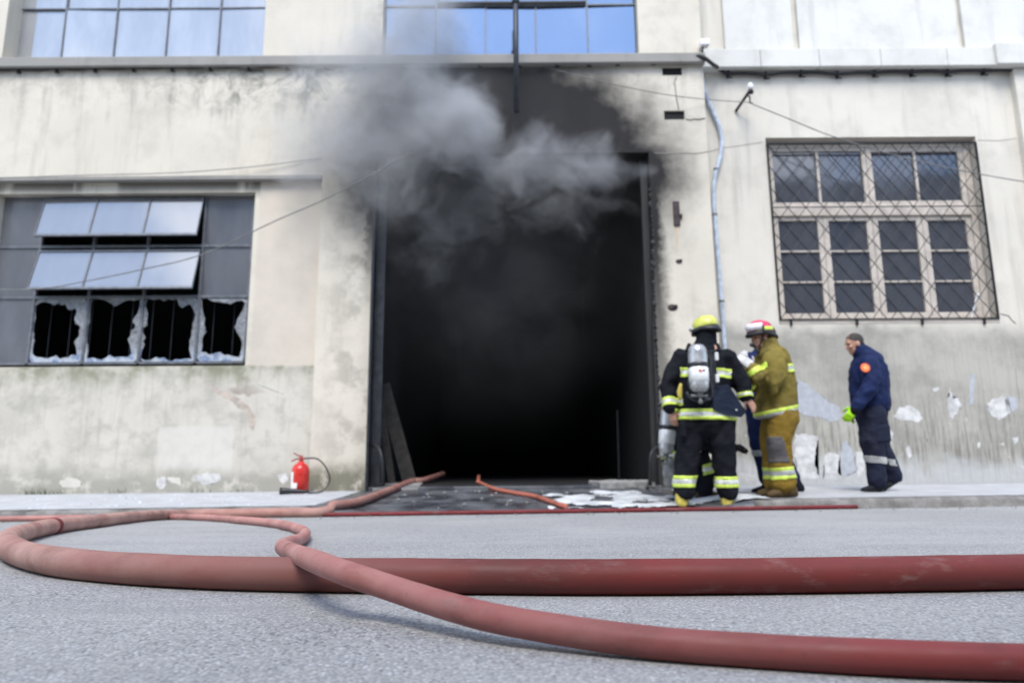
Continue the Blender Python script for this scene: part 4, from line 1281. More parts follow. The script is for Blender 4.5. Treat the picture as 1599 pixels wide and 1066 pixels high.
def add_head(bm, c, M, s=1.0):
    """Head in its own frame: x forward, y left, z up."""
    def L(p): return Vector(c) + M @ (Vector(p) * s)
    def E(p, r, rot=None): ell(bm, L(p), tuple(k * s for k in r), M @ rot if rot else M, 20)
    E((-.012, 0, .036), (.098, .077, .088))
    E((.006, 0, .0), (.082, .070, .085))
    E((.030, 0, -.040), (.058, .058, .078), Matrix.Rotation(R(-8), 3, 'Y'))
    E((.060, 0, -.096), (.026, .028, .022))
    E((.020, 0, -.080), (.058, .052, .036))
    E((.098, 0, -.026), (.018, .0125, .017))
    E((.090, 0, -.004), (.013, .010, .032), Matrix.Rotation(R(-22), 3, 'Y'))
    E((.073, .028, .024), (.022, .028, .011)); E((.073, -.028, .024), (.022, .028, .011))
    E((.077, 0, -.061), (.013, .021, .008)); E((.076, 0, -.073), (.013, .018, .009))
    E((.062, .036, -.024), (.026, .024, .024)); E((.062, -.036, -.024), (.026, .024, .024))
    for sg in (1, -1):
        E((-.008, sg * .077, -.012), (.022, .009, .033))
    limb(bm, [L((-.015, 0, -.06)), L((-.030, 0, -.13)), L((-.045, 0, -.21))], [.058 * s, .056 * s, .066 * s], side=M.col[0])

def add_eyes(c, M, body, s=1.0):
    for sg in (1, -1):
        bm = bmesh.new(); ell(bm, Vector(c) + M @ (Vector((.078, sg * .030, .006)) * s), (.010 * s, .013 * s, .007 * s), M, 8)
        obj('eye', bm, M_['eye'], body, smooth=True)
    for sg in (1, -1):
        bm = bmesh.new(); ell(bm, Vector(c) + M @ (Vector((.086, sg * .030, .028)) * s), (.006 * s, .018 * s, .003 * s), M, 8)
        obj('eyebrow', bm, M_['hair'], body, smooth=True)

def add_hand(bm, wrist, d, back, curl=.6, s=1.0, thumb=1):
    """Palm, four unequal bent fingers and a thumb. d: towards the fingertips, back: out of the back of the hand."""
    d = Vector(d).normalized(); b = Vector(back); b = (b - d * b.dot(d)).normalized(); w = d.cross(b).normalized() * thumb
    o = Vector(wrist)
    limb(bm, [o - d * .02 * s, o + d * .03 * s, o + d * .07 * s, o + d * .095 * s], [(.027 * s, .021 * s), (.036 * s, .019 * s), (.043 * s, .016 * s), (.042 * s, .014 * s)], side=w)
    for k, (off, ln) in enumerate(((.032, .068), (.011, .078), (-.011, .073), (-.032, .058))):
        p = o + d * .088 * s + w * off * s
        dd, pts = d.copy(), [p]
        for j, f in enumerate((.45, .32, .26)):
            a = curl * (0.5 + .42 * j)
            dd = (d * math.cos(a) - b * math.sin(a)).normalized()
            p = p + dd * ln * f * 1.15 * s
            pts.append(p)
        limb(bm, pts, [.0105 * s, .0098 * s, .009 * s, .008 * s], side=w, n=8)
    p = o + d * .025 * s + w * .034 * s
    t1 = p + (d * .6 + w * .7 - b * .25).normalized() * .036 * s
    t2 = t1 + (d * .85 + w * .25 - b * .45).normalized() * .030 * s
    t3 = t2 + (d * .9 - w * .05 - b * .5).normalized() * .024 * s
    limb(bm, [p, t1, t2, t3], [.014 * s, .0125 * s, .011 * s, .009 * s], side=d, n=8)

def thin(rads, k):
    return [(r[0] * k, r[1] * k) if isinstance(r, tuple) else r * k for r in rads]

def stripes(src, co, no, half, pred=None, parts=('lime', 'silver_tape', 'lime'), fr=(.30, .40, .30), name='reflective_band', off=.006):
    h = -half
    for m, f in zip(parts, fr):
        h2 = h + 2 * half * f
        bm = band(src, co, no, h, h2, pred, off)
        thicken(bm, .004)
        if len(bm.faces):
            obj(name, bm, M_[m], src, smooth=False)
        else: bm.free()
        h = h2

def add_hair(c, M3, s, parent):
    """Cropped hair: a cap cut along the hairline."""
    def HL(q_): return Vector(c) + M3 @ (Vector(q_) * s)
    bm = bmesh.new()
    ell(bm, HL((-.014, 0, .036)), (.1005, .0795, .0905), M3, 28)
    ell(bm, HL((-.045, 0, -.02)), (.062, .072, .06), M3, 20)
    hm = remesh(bm, .007, 2, .003, 60)
    bm = bmesh.new(); bm.from_mesh(hm)
    for co, no in ((HL((.070, 0, .078)), M3 @ Vector((.80, 0, -.60))), (HL((-.004, 0, .020)), M3 @ Vector((.50, 0, -.86)))):
        bmesh.ops.bisect_plane(bm, geom=bm.verts[:] + bm.edges[:] + bm.faces[:], plane_co=co, plane_no=no, clear_outer=True)
    bmesh.ops.holes_fill(bm, edges=[e for e in bm.edges if e.is_boundary])
    obj('hair', bm, M_['hair'], parent, smooth=True)

def thicken(bm, t):
    """Give an open strip a back side and edges."""
    bm.normal_update()
    fs = bm.faces[:]
    bnd = [(e.verts[0], e.verts[1]) for e in bm.edges if e.is_boundary]
    tw = {v: bm.verts.new(v.co - v.normal * t) for v in bm.verts[:]}
    for f in fs: bm.faces.new([tw[v] for v in reversed(f.verts)])
    for a, b in bnd:
        try: bm.faces.new((a, b, tw[b], tw[a]))
        except ValueError: pass

def boot(bm, heel, toe, w=.048, h=.10, shaft=None, sw=.062):
    """Foot lying from heel to toe (both on the ground), optional shaft top point."""
    heel, toe = Vector(heel), Vector(toe); f = (toe - heel); L = f.length; f.normalize(); s = f.cross(Vector((0, 0, 1))).normalized()
    up = s.cross(f).normalized()
    secs = [(0.02, .75, .55), (.08, .95, .95), (.28, 1, 1.0), (.5, .92, .82), (.72, 1.05, .62), (.9, .9, .48), (.99, .55, .30)]
    rings = []
    n = 14
    for t, ww, hh in secs:
        c = heel + f * L * t
        ring = []
        for k in range(n):
            a = 2 * math.pi * k / n
            x, z = math.cos(a), math.sin(a)
            ring.append(bm.verts.new(c + s * x * w * ww + up * (h * hh * .5 + (z * h * hh * .5 if z > 0 else max(z, -.8) / .8 * h * hh * .5))))
        rings.append(ring)
    for a, b in zip(rings, rings[1:]):
        for k in range(n): bm.faces.new((a[k], a[(k + 1) % n], b[(k + 1) % n], b[k]))
    bm.faces.new(rings[0][::-1]); bm.faces.new(rings[-1])
    if shaft is not None:
        limb(bm, [heel + f * L * .25 + up * h * .5, shaft], [sw, sw], side=f)
M_ = M

def sole_of(bm_pts):
    pass

def air_set(center_top, center_bot, r, out, who, label, valve=True, group='air cylinders of the firefighters', badge=True):
    """Breathing-air cylinder: shell, strap, pale label, valve."""
    a, b = Vector(center_top), Vector(center_bot)
    ax = (a - b); L = ax.length; ax.normalize()
    o = root('air_cylinder', b, label, 'air cylinder', group)
    prof = [(r * .35, 0), (r * .75, r * .18), (r * .97, r * .55), (r, r * .9), (r, L - r * .9), (r * .93, L - r * .45), (r * .7, L - r * .12), (r * .3, L)]
    obj('shell', lathe(bmesh.new(), b, prof, ax, 24), M['tank_grey'], o, smooth=True)
    obj('label_sleeve', lathe(bmesh.new(), b, [(r + .001, L * .22), (r + .004, L * .225), (r + .004, L * .50), (r + .001, L * .505)], ax, 24), M['tank_white'], o, smooth=True)
    obj('strap', lathe(bmesh.new(), b, [(r + .001, L * .52), (r + .008, L * .525), (r + .008, L * .60), (r + .001, L * .605)], ax, 24), M['black_rubber'], o, smooth=True)
    bm = bmesh.new()
    lathe(bm, b - ax * .045, [(.018, 0), (.03, .01), (.03, .03), (.022, .05)], ax, 10)
    s = ax.cross(Vector(out)).normalized()
    tube(bm, [b - ax * .03 - s * .09, b - ax * .03 + s * .07], .014, 8)
    lathe(bm, b - ax * .11, [(.012, 0), (.022, .01), (.022, .035), (.010, .05), (.010, .08)], ax, 10)
    obj('valve', bm, M['steel_grey'], o)
    if badge:
        ou = Vector(out).normalized(); c = b + ax * L * .43 + ou * (r + .004)
        bm = bmesh.new()
        for k, (u0, u1, v0, v1) in enumerate(((-.030, -.008, -.006, .018), (-.016, .002, -.014, .002))):
            slab(bm, [c + s * u0 + ax * v0, c + s * u1 + ax * v0, c + s * u1 + ax * v1, c + s * u0 + ax * v1], ou * .003)
        obj('print', bm, M['logo_red'], o)
        bm = bmesh.new(); slab(bm, [c + s * .006 - ax * .002, c + s * .034 - ax * .002, c + s * .034 + ax * .012, c + s * .006 + ax * .012], ou * .002 - s * 0)
        obj('print', bm, M['black_rubber'], o)
    return o

# ---- firefighter seen from behind, black coat and lime helmet
Y0 = 6.98
def q(px, py, dy=0.0): return W(px, py, Y0 + dy)
f1 = root('person', (q(1101, 787).x, Y0, ground(q(1101, 787).x, Y0)), 'firefighter seen from behind in black coat with lime bands and a lime helmet', 'person')
gz = ground(f1.location.x, Y0) + .004
ts = [(q(1101, 533), (.07, .07)), (q(1101, 539), (.115, .11)), (q(1100, 546), (.175, .13)), (q(1099, 557), (.225, .15)), (q(1098, 580), (.262, .165)), (q(1099, 610), (.272, .175)), (q(1101, 636), (.292, .19)), (q(1102, 657), (.30, .20))]
la = [q(1067, 558), q(1051, 585), q(1043, 603, .02), q(1047, 636, -.06)]
ar = [q(1133, 558), q(1149, 583, -.02), q(1159, 602, -.03), q(1163, 618, -.05)]
arad = [.105, .092, .086, .076]
bm = bmesh.new()
limb(bm, [p for p, _ in ts], [r for _, r in ts], round_ends=False, n=28)
limb(bm, la, arad); limb(bm, ar, arad)
limb(bm, [q(1101, 528), q(1101, 545)], [(.088, .09), (.10, .10)], n=20)
coat = obj('jacket', remesh(bm, .016, 5, .017, 7.0, 1.0), M['coat_black'], f1)
bm = bmesh.new()
tl = [q(1079, 648), q(1076, 690), q(1071, 730), q(1069, 755), q(1068, 768)]
tr = [q(1123, 648), q(1128, 690, -.02), q(1131, 730), q(1134, 756), q(1135, 769)]
trad = [.150, .124, .110, .106, .102]
limb(bm, tl, trad); limb(bm, tr, trad)
limb(bm, [q(1101, 635), q(1101, 662)], [(.27, .18), (.25, .18)], n=24)
trs = obj('trousers', remesh(bm, .016, 4, .018, 7.5, 5.0, .7), M['coat_black'], f1)
hc_ = q(1102, 521, -.01); hM = frame_from((-.55, .82, -.12))
bm = bmesh.new()
add_head(bm, hc_, hM)
limb(bm, [p for p, _ in ts[3:]], thin([r for _, r in ts[3:]], .75), round_ends=False, n=18)
limb(bm, la + [q(1049, 640, -.06)], thin(arad, .62) + [.034]); limb(bm, ar + [q(1165, 620, -.055)], thin(arad, .62) + [.034])
limb(bm, tl, thin(trad, .68)); limb(bm, tr, thin(trad, .68)); limb(bm, [q(1101, 640), q(1101, 662)], [(.2, .13), (.18, .13)])
add_hand(bm, q(1049, 641, -.06), q(1052, 660, -.05) - q(1049, 641, -.06), (-.6, -.8, 0), .75, 1.0, -1)
add_hand(bm, q(1164, 619, -.055), q(1173, 630, -.06) - q(1164, 619, -.055), (.4, -.9, .2), .5, 1.05, 1)
body = obj('body', remesh(bm, .0075, 2), M['skin'], f1)
add_eyes(hc_, hM, body)
# hood, helmet
bm = bmesh.new(); limb(bm, [hc_ + Vector((.0, .0, .05)), hc_ + Vector((.004, .005, -.06)), q(1101, 541)], [(.102, .110), (.104, .110), (.122, .125)], n=20)
obj('hood', remesh(bm, .012, 4, .006, 12, 2.0), M['coat_black'], f1)
def helmet(c, M3, s, shell, brim_mat, parent, rear=.34):
    def L(p): return Vector(c) + M3 @ (Vector(p) * s)
    ax = M3.col[2]
    bm = bmesh.new()
    rows = []
    n = 28
    prof = [(1.0, 0), (1.0, .03), (.96, .062), (.84, .098), (.62, .124), (.34, .138), (.02, .143)]
    for k, h in prof:
        rows.append([bm.verts.new(L((math.cos(2 * math.pi * i / n) * .142 * k - .008, math.sin(2 * math.pi * i / n) * .116 * k, .030 + h + (.006 if i % 7 == 0 else 0) * (k < .99)))) for i in range(n)])
    for a, b in zip(rows, rows[1:]):
        for i in range(n): bm.faces.new((a[i], a[(i + 1) % n], b[(i + 1) % n], b[i]))
    bm.faces.new(rows[0][::-1]); bm.faces.new(rows[-1])
    sh = obj('helmet', bm, M[shell], parent, smooth=True)
    bm = bmesh.new()
    top, bot = [], []
    for i in range(n):
        a = 2 * math.pi * i / n; cx, sy = math.cos(a), math.sin(a)
        ext = 1.06 + (.14 * max(0, cx)) + (rear * max(0, -cx) ** 1.5)
        dz = -.012 * max(0, cx) - .040 * max(0, -cx)
        top.append((L((cx * .142 * .97 - .008, sy * .116 * .97, .046)), L((cx * .142 * ext - .008, sy * .116 * 1.10, .030 + dz)), L((cx * .142 * ext - .008, sy * .116 * 1.10, .018 + dz - .02)), L((cx * .142 * .93 - .008, sy * .116 * .93, .012))))
    V = [[bm.verts.new(p) for p in t] for t in top]
    for i in range(n):
        a, b = V[i], V[(i + 1) % n]
        for k in range(3): bm.faces.new((a[k], b[k], b[k + 1], a[k + 1]))
        bm.faces.new((a[3], b[3], b[0], a[0]))
    obj('brim', bm, M[brim_mat], sh, smooth=True)
    return sh, L
sh, L = helmet(hc_ + Vector((0, 0, .024)), frame_from((-.75, .62, -.16)), .95, 'helmet_lime', 'helmet_black', f1, .10)
bm = bmesh.new(); tube(bm, [L((.10, .09, .05)), L((.14, .06, .045))], .02, 10); obj('lamp', bm, M['tank_grey'], sh, smooth=True)
# reflective bands
ax1 = q(1099, 557).x; 
stripes(coat, q(1100, 648), (0.02, 0, 1), .052, lambda p: q(1052, 648).x - .01 < p.x < q(1151, 648).x + .01)
stripes(coat, q(1098, 584), (0.04, 0, 1), .048, lambda p: q(1059, 584).x < p.x < q(1138, 584).x and p.y < Y0 + .1)
for pts, nm in ((la, 0), (ar, 1)):
    d = (pts[-1] - pts[-2]).normalized(); c = pts[-1] - d * (.045 if nm == 0 else .004)
    stripes(coat, c, d, .042 if nm == 0 else .022, lambda p, c=c: (p - c).length < .135)
stripes(trs, q(1069, 751), (0, 0, 1), .056, lambda p: p.x < q(1101, 750).x)
stripes(trs, q(1133, 752), (0, 0, 1), .054, lambda p: p.x > q(1101, 750).x)
for x, dx in ((1066, -.03), (1134, .05)):
    h = q(x, 780, -.07); t = q(x, 780, .22); h.z = t.z = gz; t.x += dx
    bm = bmesh.new(); boot(bm, h, t, .055, .12, q(x, 765), .07)
    bt = obj('boot', remesh(bm, .012, 3), M['boot_yellow'], f1)
    bm = bmesh.new(); bmesh.ops.create_uvsphere(bm, u_segments=10, v_segments=6, radius=.001, matrix=Matrix.Translation(h))
    bm.free()
    bm = bmesh.new(); limb(bm, [h + Vector((.0, .02, .008)), h.lerp(t, .5) + Vector((0, 0, .008)), t + Vector((0, -.02, .008))], [(.05, .012), (.05, .012), (.05, .012)], n=12)
    obj('sole', bm, M['black_rubber'], bt, smooth=True)
# pouch flap hanging out on the right, side pocket, hose, gauge
bm = bmesh.new()
slab(bm, [q(1112, 604, -.21), q(1138, 600, -.20), q(1152, 622, -.17), q(1166, 643, -.15), q(1158, 651, -.16), q(1138, 648, -.20), q(1114, 640, -.22)], (0, .028, 0))
bmesh.ops.bevel(bm, geom=bm.edges[:], offset=.006, segments=1, affect='EDGES')
fl = obj('pouch', bm, M['flap_navy'], f1)
bm = bmesh.new(); ell(bm, q(1150, 640, -.185), (.010, .008, .010), seg=8); obj('snap', bm, M['silver_tape'], fl, smooth=True)
bm = bmesh.new(); box(bm, q(1057, 670).x, q(1066, 670).x, Y0 - .17, Y0 - .10, q(1060, 683).z, q(1060, 658).z, .01); obj('pocket', bm, M['coat_black'], f1)
bm = bmesh.new(); limb(bm, [q(1063, 600, -.17), q(1061, 612, -.18), q(1062, 622, -.175)], [(.016, .02), (.028, .025), (.02, .02)]); obj('gauge', bm, M['boot_yellow'], f1, smooth=True)
bm = bmesh.new()
slab(bm, [q(1078, 548, -.175), q(1116, 546, -.175), q(1122, 600, -.2), q(1116, 622, -.21), q(1082, 622, -.21), q(1074, 600, -.2)], (0, .03, 0))
bmesh.ops.bevel(bm, geom=bm.edges[:], offset=.008, segments=1, affect='EDGES')
bp = obj('harness_plate', bm, M['black_rubber'], f1)
for pts in (((1080, 552), (1074, 545), (1076, 538)), ((1114, 552), (1122, 545), (1120, 538))):
    obj('harness_strap', tube(bmesh.new(), crom([q(a, b, -.18 + .09 * k) for k, (a, b) in enumerate(pts)], 5), .02, 8), M['coat_black'], bp, smooth=True)
bm = bmesh.new(); tube(bm, crom([q(1104, 555, -.24), q(1109, 570, -.24), q(1108, 590, -.25), q(1112, 612, -.24), q(1108, 624, -.23), q(1098, 620, -.26)], 6), .013, 8); obj('air_hose', bm, M['black_rubber'], bp, smooth=True)
bm = bmesh.new()
for a, b in ((1107, 562), (1108, 595)): box(bm, q(a - 2, b).x, q(a + 3, b).x, Y0 - .27, Y0 - .24, q(a, b + 6).z, q(a, b - 6).z, .004)
obj('buckle', bm, M['tank_white'], bp)
bm = bmesh.new(); tube(bm, crom([q(1072, 612, -.22), q(1080, 622, -.24), q(1094, 626, -.25), q(1108, 622, -.24)], 5), .016, 8); obj('regulator', bm, M['steel_dark'], bp, smooth=True)
air_set(q(1088, 538, -.27), q(1093, 613, -.31), .093, (0.05, -1, 0), f1, 'silver air cylinder with pale label on the back of the standing black-coated firefighter')

# ---- crouching firefighter behind him
Y0 = 7.75
f3 = root('person', (q(1095, 770).x, Y0, ground(q(1095, 770).x, Y0)), 'crouching firefighter half hidden behind the legs of the black-coated one', 'person')
gz = ground(f3.location.x, Y0)
bm = bmesh.new()
spine = [q(1062, 735), q(1058, 705), q(1066, 672), q(1084, 655), q(1092, 650)]
srad = [(.17, .18), (.19, .2), (.18, .22), (.12, .14), (.09, .09)]
limb(bm, spine, srad, n=24)
arms = [[q(1080, 662, -.2), q(1096, 695, -.26), q(1128, 702, -.2), q(1146, 699, -.12)], [q(1080, 662, .2), q(1098, 695, .24), q(1128, 705, .2), q(1140, 702, .1)]]
for a in arms: limb(bm, a, [.09, .08, .07, .06])
coat = obj('jacket', remesh(bm, .02, 5, .012, 7, 3.0), M['coat_black'], f3)
legs = [[q(1062, 738, -.12), q(1102, 712, -.17), q(1104, 745, -.17), q(1098, 768, -.17)], [q(1062, 738, .12), q(1108, 735, .15), q(1085, 757, .15), q(1062, 762, .15)]]
lr = [.14, .11, .10, .09]
bm = bmesh.new()
for l in legs: limb(bm, l, lr)
trs = obj('trousers', remesh(bm, .02, 5, .012, 7, 8.0), M['coat_black'], f3)
hc_ = q(1096, 636); hM = frame_from((.85, .2, -.3))
bm = bmesh.new()
add_head(bm, hc_, hM)
limb(bm, spine, thin(srad, .7), n=16)
for a in arms:
    limb(bm, a, thin([.09, .08, .07, .06], .6)); add_hand(bm, a[-1], a[-1] - a[-2], (0, -.5, .8), .8, 1.0)
for l in legs: limb(bm, l, thin(lr, .65))
body = obj('body', remesh(bm, .009, 2), M['skin'], f3)
add_eyes(hc_, hM, body)
helmet(hc_ + Vector((0, 0, .008)), hM, 1.05, 'helmet_lime', 'helmet_black', f3)
bm = bmesh.new()
bm.free()
for a in arms:
    bm = bmesh.new(); add_hand(bm, a[-1], a[-1] - a[-2], (0, -.5, .8), .8, 1.28); obj('glove', remesh(bm, .009, 2), M['glove_black'], f3)
stripes(trs, q(1104, 731, -.17), (-.25, 0, 1), .055, lambda p: p.x > q(1088, 730).x and p.y < Y0)
stripes(coat, q(1060, 712), (.1, 0, 1), .045)
for l, hx in ((legs[0], .0), (legs[1], -.05)):
    e = l[-1]; h = Vector((e.x - .09, e.y, gz + .004)); t = Vector((e.x + .2, e.y, gz + .004))
    bm = bmesh.new(); boot(bm, h, t, .05, .11, e, .065); obj('boot', remesh(bm, .012, 3), M['boot_brown'], f3)
bm = bmesh.new(); limb(bm, [q(1047, 722, -.2), q(1046, 738, -.22), q(1048, 754, -.2)], [(.055, .05), (.075, .06), (.07, .06)]); obj('pack_pouch', remesh(bm, .015, 3, .012, 12, 2), M['concrete'], f3)
air_set(q(1044, 636, -.33), q(1040, 709, -.36), .083, (-.3, -1, 0), f3, 'silver air cylinder on the back of the crouching firefighter, low by the gate pier', badge=False)

# ---- person in navy standing behind the tan coat
Y0 = 7.95
f4 = root('person', (q(1195, 760).x, Y0, ground(q(1195, 760).x, Y0)), 'person in navy uniform mostly hidden between the black coat and the tan coat', 'person')
gz = ground(f4.location.x, Y0)
ts = [(q(1196, 545), (.10, .12)), (q(1192, 556), (.15, .19)), (q(1188, 575), (.19, .22)), (q(1187, 605), (.19, .22)), (q(1189, 640), (.18, .21))]
a1 = [q(1172, 560, -.12), q(1160, 590, -.2), q(1165, 615, -.16), q(1178, 622, -.24)]
a2 = [q(1196, 560, .22), q(1196, 600, .26), q(1182, 612, .2)]
bm = bmesh.new(); limb(bm, [p for p, _ in ts], [r for _, r in ts], n=22); limb(bm, a1, [.085, .075, .068, .055]); limb(bm, a2, [.085, .075, .06])
obj('jacket', remesh(bm, .018, 5, .01, 8, 4), M['navy'], f4)
l1 = [q(1182, 640, -.08), q(1184, 690, -.10), q(1193, 725, -.08), q(1197, 750, -.08)]
l2 = [q(1200, 640, .1), q(1212, 695, .1), q(1230, 730, .1), q(1240, 748, .1)]
bm = bmesh.new(); limb(bm, l1, [.125, .10, .085, .075]); limb(bm, l2, [.125, .10, .085, .075])
trs = obj('trousers', remesh(bm, .018, 5, .01, 8, 6), M['navy'], f4)
hc_ = q(1197, 524); hM = frame_from((-1, -.1, -.05))
bm = bmesh.new(); add_head(bm, hc_, hM, .95)
limb(bm, [p for p, _ in ts], thin([r for _, r in ts], .7), n=16); limb(bm, a1, [.05, .045, .04, .03]); limb(bm, a2, [.05, .045, .035]); limb(bm, l1, [.08, .07, .06, .05]); limb(bm, l2, [.08, .07, .06, .05])
add_hand(bm, a1[-1], (.8, -.3, -.3), (0, -.6, .7), .6); add_hand(bm, a2[-1], (-1, -.2, 0), (0, -.2, 1), .6)
body = obj('body', remesh(bm, .009, 2), M['skin'], f4)
add_eyes(hc_, hM, body, .95)
add_hair(hc_, hM, .95, f4)
stripes(trs, q(1188, 707, -.1), (0, 0, 1), .032, lambda p: p.y < Y0 + .01, parts=('grey_tape',), fr=(1,))
for e in (l1[-1], l2[-1]):
    h = Vector((e.x + .08, e.y, gz + .004)); t = Vector((e.x - .18, e.y, gz + .004))
    if e is l2[-1]: h.x += .03; t.x += .06
    bm = bmesh.new(); boot(bm, h, t, .045, .10, e, .055); obj('boot', remesh(bm, .012, 3), M['boot_black'], f4)

# ---- firefighter in tan turnout gear
Y0 = 7.25
f2 = root('person', (q(1218, 768).x, Y0, ground(q(1218, 768).x, Y0)), 'firefighter in tan coat and red helmet with pale visor, facing left', 'person')
gz = ground(f2.location.x, Y0) + .004
ts = [(q(1199, 535), (.07, .08)), (q(1200, 543), (.11, .12)), (q(1203, 551), (.15, .19)), (q(1207, 566), (.172, .215)), (q(1210, 590), (.190, .225)), (q(1212, 615), (.196, .235)), (q(1212, 638), (.205, .245)), (q(1212, 652), (.208, .25))]
a1 = [q(1210, 562, -.20), q(1208, 588, -.27), q(1202, 602, -.27), q(1186, 592, -.27), q(1175, 578, -.24)]
a1r = [.125, .115, .105, .085, .075]
a2 = [q(1196, 562, .22), q(1186, 592, .26), q(1174, 600, .1), q(1168, 580, -.02)]
bm = bmesh.new(); limb(bm, [p for p, _ in ts], [r for _, r in ts], round_ends=False, n=28)
limb(bm, a1, a1r); limb(bm, a2, [.11, .10, .09, .07])
limb(bm, [q(1199, 529, .0), q(1200, 546)], [(.085, .09), (.12, .12)], n=20)
coat = obj('jacket', remesh(bm, .016, 5, .019, 6.5, 9.0), M['coat_tan'], f2)
l1 = [q(1224, 648, -.12), q(1217, 690, -.13), q(1219, 720, -.12), q(1224, 757, -.11)]
l2 = [q(1212, 648, .12), q(1206, 690, .14), q(1208, 720, .14), q(1212, 757, .14)]
lr = [.150, .120, .108, .116]
bm = bmesh.new(); limb(bm, l1, lr); limb(bm, l2, lr); limb(bm, [q(1215, 635), q(1217, 662)], [(.18, .2), (.165, .18)], n=24)
trs = obj('trousers', remesh(bm, .018, 5, .018, 7, 2.2, .7), M['trouser_tan'], f2)
hc_ = q(1187, 527, -.02); hM = frame_from((-1, -.28, -.10))
bm = bmesh.new(); add_head(bm, hc_, hM, 1.02)
limb(bm, [p for p, _ in ts], thin([r for _, r in ts], .72), round_ends=False, n=18)
limb(bm, a1, thin(a1r, .55)); limb(bm, a2, [.06, .055, .05, .04]); limb(bm, l1, thin(lr, .65)); limb(bm, l2, thin(lr, .65))
limb(bm, [q(1196, 538), hc_ + Vector((.03, 0, -.08))], [.065, .06])
add_hand(bm, q(1174, 576, -.24), (-.6, .1, .75), (.3, -.9, .2), .9); add_hand(bm, q(1168, 578, -.02), (-.4, -.3, .8), (-.6, -.7, 0), .9)
body = obj('body', remesh(bm, .0075, 2), M['skin'], f2)
add_eyes(hc_, hM, body, 1.02)
bm = bmesh.new(); add_hand(bm, q(1174, 576, -.24), (-.6, .1, .75), (.3, -.9, .2), .9, 1.3); obj('glove', remesh(bm, .009, 2), M['glove_pale'], f2)
bm = bmesh.new(); add_hand(bm, q(1168, 578, -.02), (-.4, -.3, .8), (-.6, -.7, 0), .9, 1.3); obj('glove', remesh(bm, .009, 2), M['glove_pale'], f2)
sh, L = helmet(hc_ + Vector((0, 0, .020)), frame_from((-1, -.15, -.06)), .97, 'helmet_red', 'helmet_black', f2)
# flipped-up visor, yellow trim, chin strap, collar microphone
bm = bmesh.new(); n = 14; rows = []
for i in range(n + 1):
    a = R(-78) + R(156) * i / n
    rows.append([bm.verts.new(L((math.cos(a) * .142 * k - .008, math.sin(a) * .118 * k, h))) for k, h in ((1.07, .050), (1.13, .085), (1.10, .128), (1.07, .127), (1.09, .085), (1.03, .050))])
for a, b in zip(rows, rows[1:]):
    for k in range(6): bm.faces.new((a[k], b[k], b[(k + 1) % 6], a[(k + 1) % 6]))
bm.faces.new(rows[0]); bm.faces.new(rows[-1][::-1])
obj('visor', bm, M['visor'], sh, smooth=True)
bm = bmesh.new(); rows = []
for i in range(n + 1):
    a = R(50) + R(88) * i / n
    rows.append([bm.verts.new(L((math.cos(a) * .142 * k - .008, math.sin(a) * .118 * k, h))) for k, h in ((1.03, .044), (1.06, .048), (1.04, .085), (1.0, .085))])
for a, b in zip(rows, rows[1:]):
    for k in range(4): bm.faces.new((a[k], b[k], b[(k + 1) % 4], a[(k + 1) % 4]))
bm.faces.new(rows[0]); bm.faces.new(rows[-1][::-1])
obj('trim', bm, M['lime'], sh, smooth=True)
bm = bmesh.new(); tube(bm, [L((.02, .122, .10)), L((.018, .126, .03))], .012, 8); obj('visor_pivot', bm, M['helmet_black'], sh)
bm = bmesh.new(); tube(bm, crom([L((.005, .085, .03)), L((.02, .078, -.05)), L((.055, .03, -.125)), L((.055, -.03, -.125)), L((.02, -.078, -.05))], 6), .009, 8); obj('chin_strap', bm, M['helmet_black'], sh, smooth=True)
bm = bmesh.new(); limb(bm, [q(1173, 538, -.06), q(1179, 541, -.06)], [.022, .016]); limb(bm, [q(1180, 543, -.05), q(1184, 550, -.06)], [.02, .018]); obj('radio_microphone', bm, M['black_rubber'], f2, smooth=True)
stripes(coat, q(1212, 647), (-.20, 0, 1), .058, parts=('lime', 'grey_tape', 'lime'))
stripes(coat, q(1228, 577), (-.14, 0, 1), .045, lambda p: p.x > q(1216, 577).x, parts=('lime', 'grey_tape', 'lime'))
d = (a1[-1] - a1[-2]).normalized()
stripes(coat, a1[-1] - d * .03, d, .03, lambda p: (p - a1[-1]).length < .16, parts=('lime',), fr=(1,))
stripes(trs, q(1222, 737), (-.08, 0, 1), .060, parts=('lime', 'grey_tape', 'lime'))
kp = band(trs, q(1205, 702), (0, 0, 1), -.13, .13, lambda p: p.x < q(1213 + (p.z - q(1205, 702).z) * -40, 702).x and p.y < Y0 + .02, .006)
thicken(kp, .004); obj('knee_patch', kp, M['grey_patch'], trs)
bm = bmesh.new(); ell(bm, q(1174, 600, -.18), (.045, .05, .06), seg=10); obj('glove_clip', bm, M['lime'], f2, smooth=True)
for e, dx in ((l1[-1], .0), (l2[-1], -.03)):
    h = Vector((e.x + .13, e.y, gz)); t = Vector((e.x - .19 + dx, e.y - .03, gz))
    bm = bmesh.new(); boot(bm, h, t, .062, .13, e, .085); obj('boot', remesh(bm, .012, 3, .004, 14), M['boot_brown'], f2)

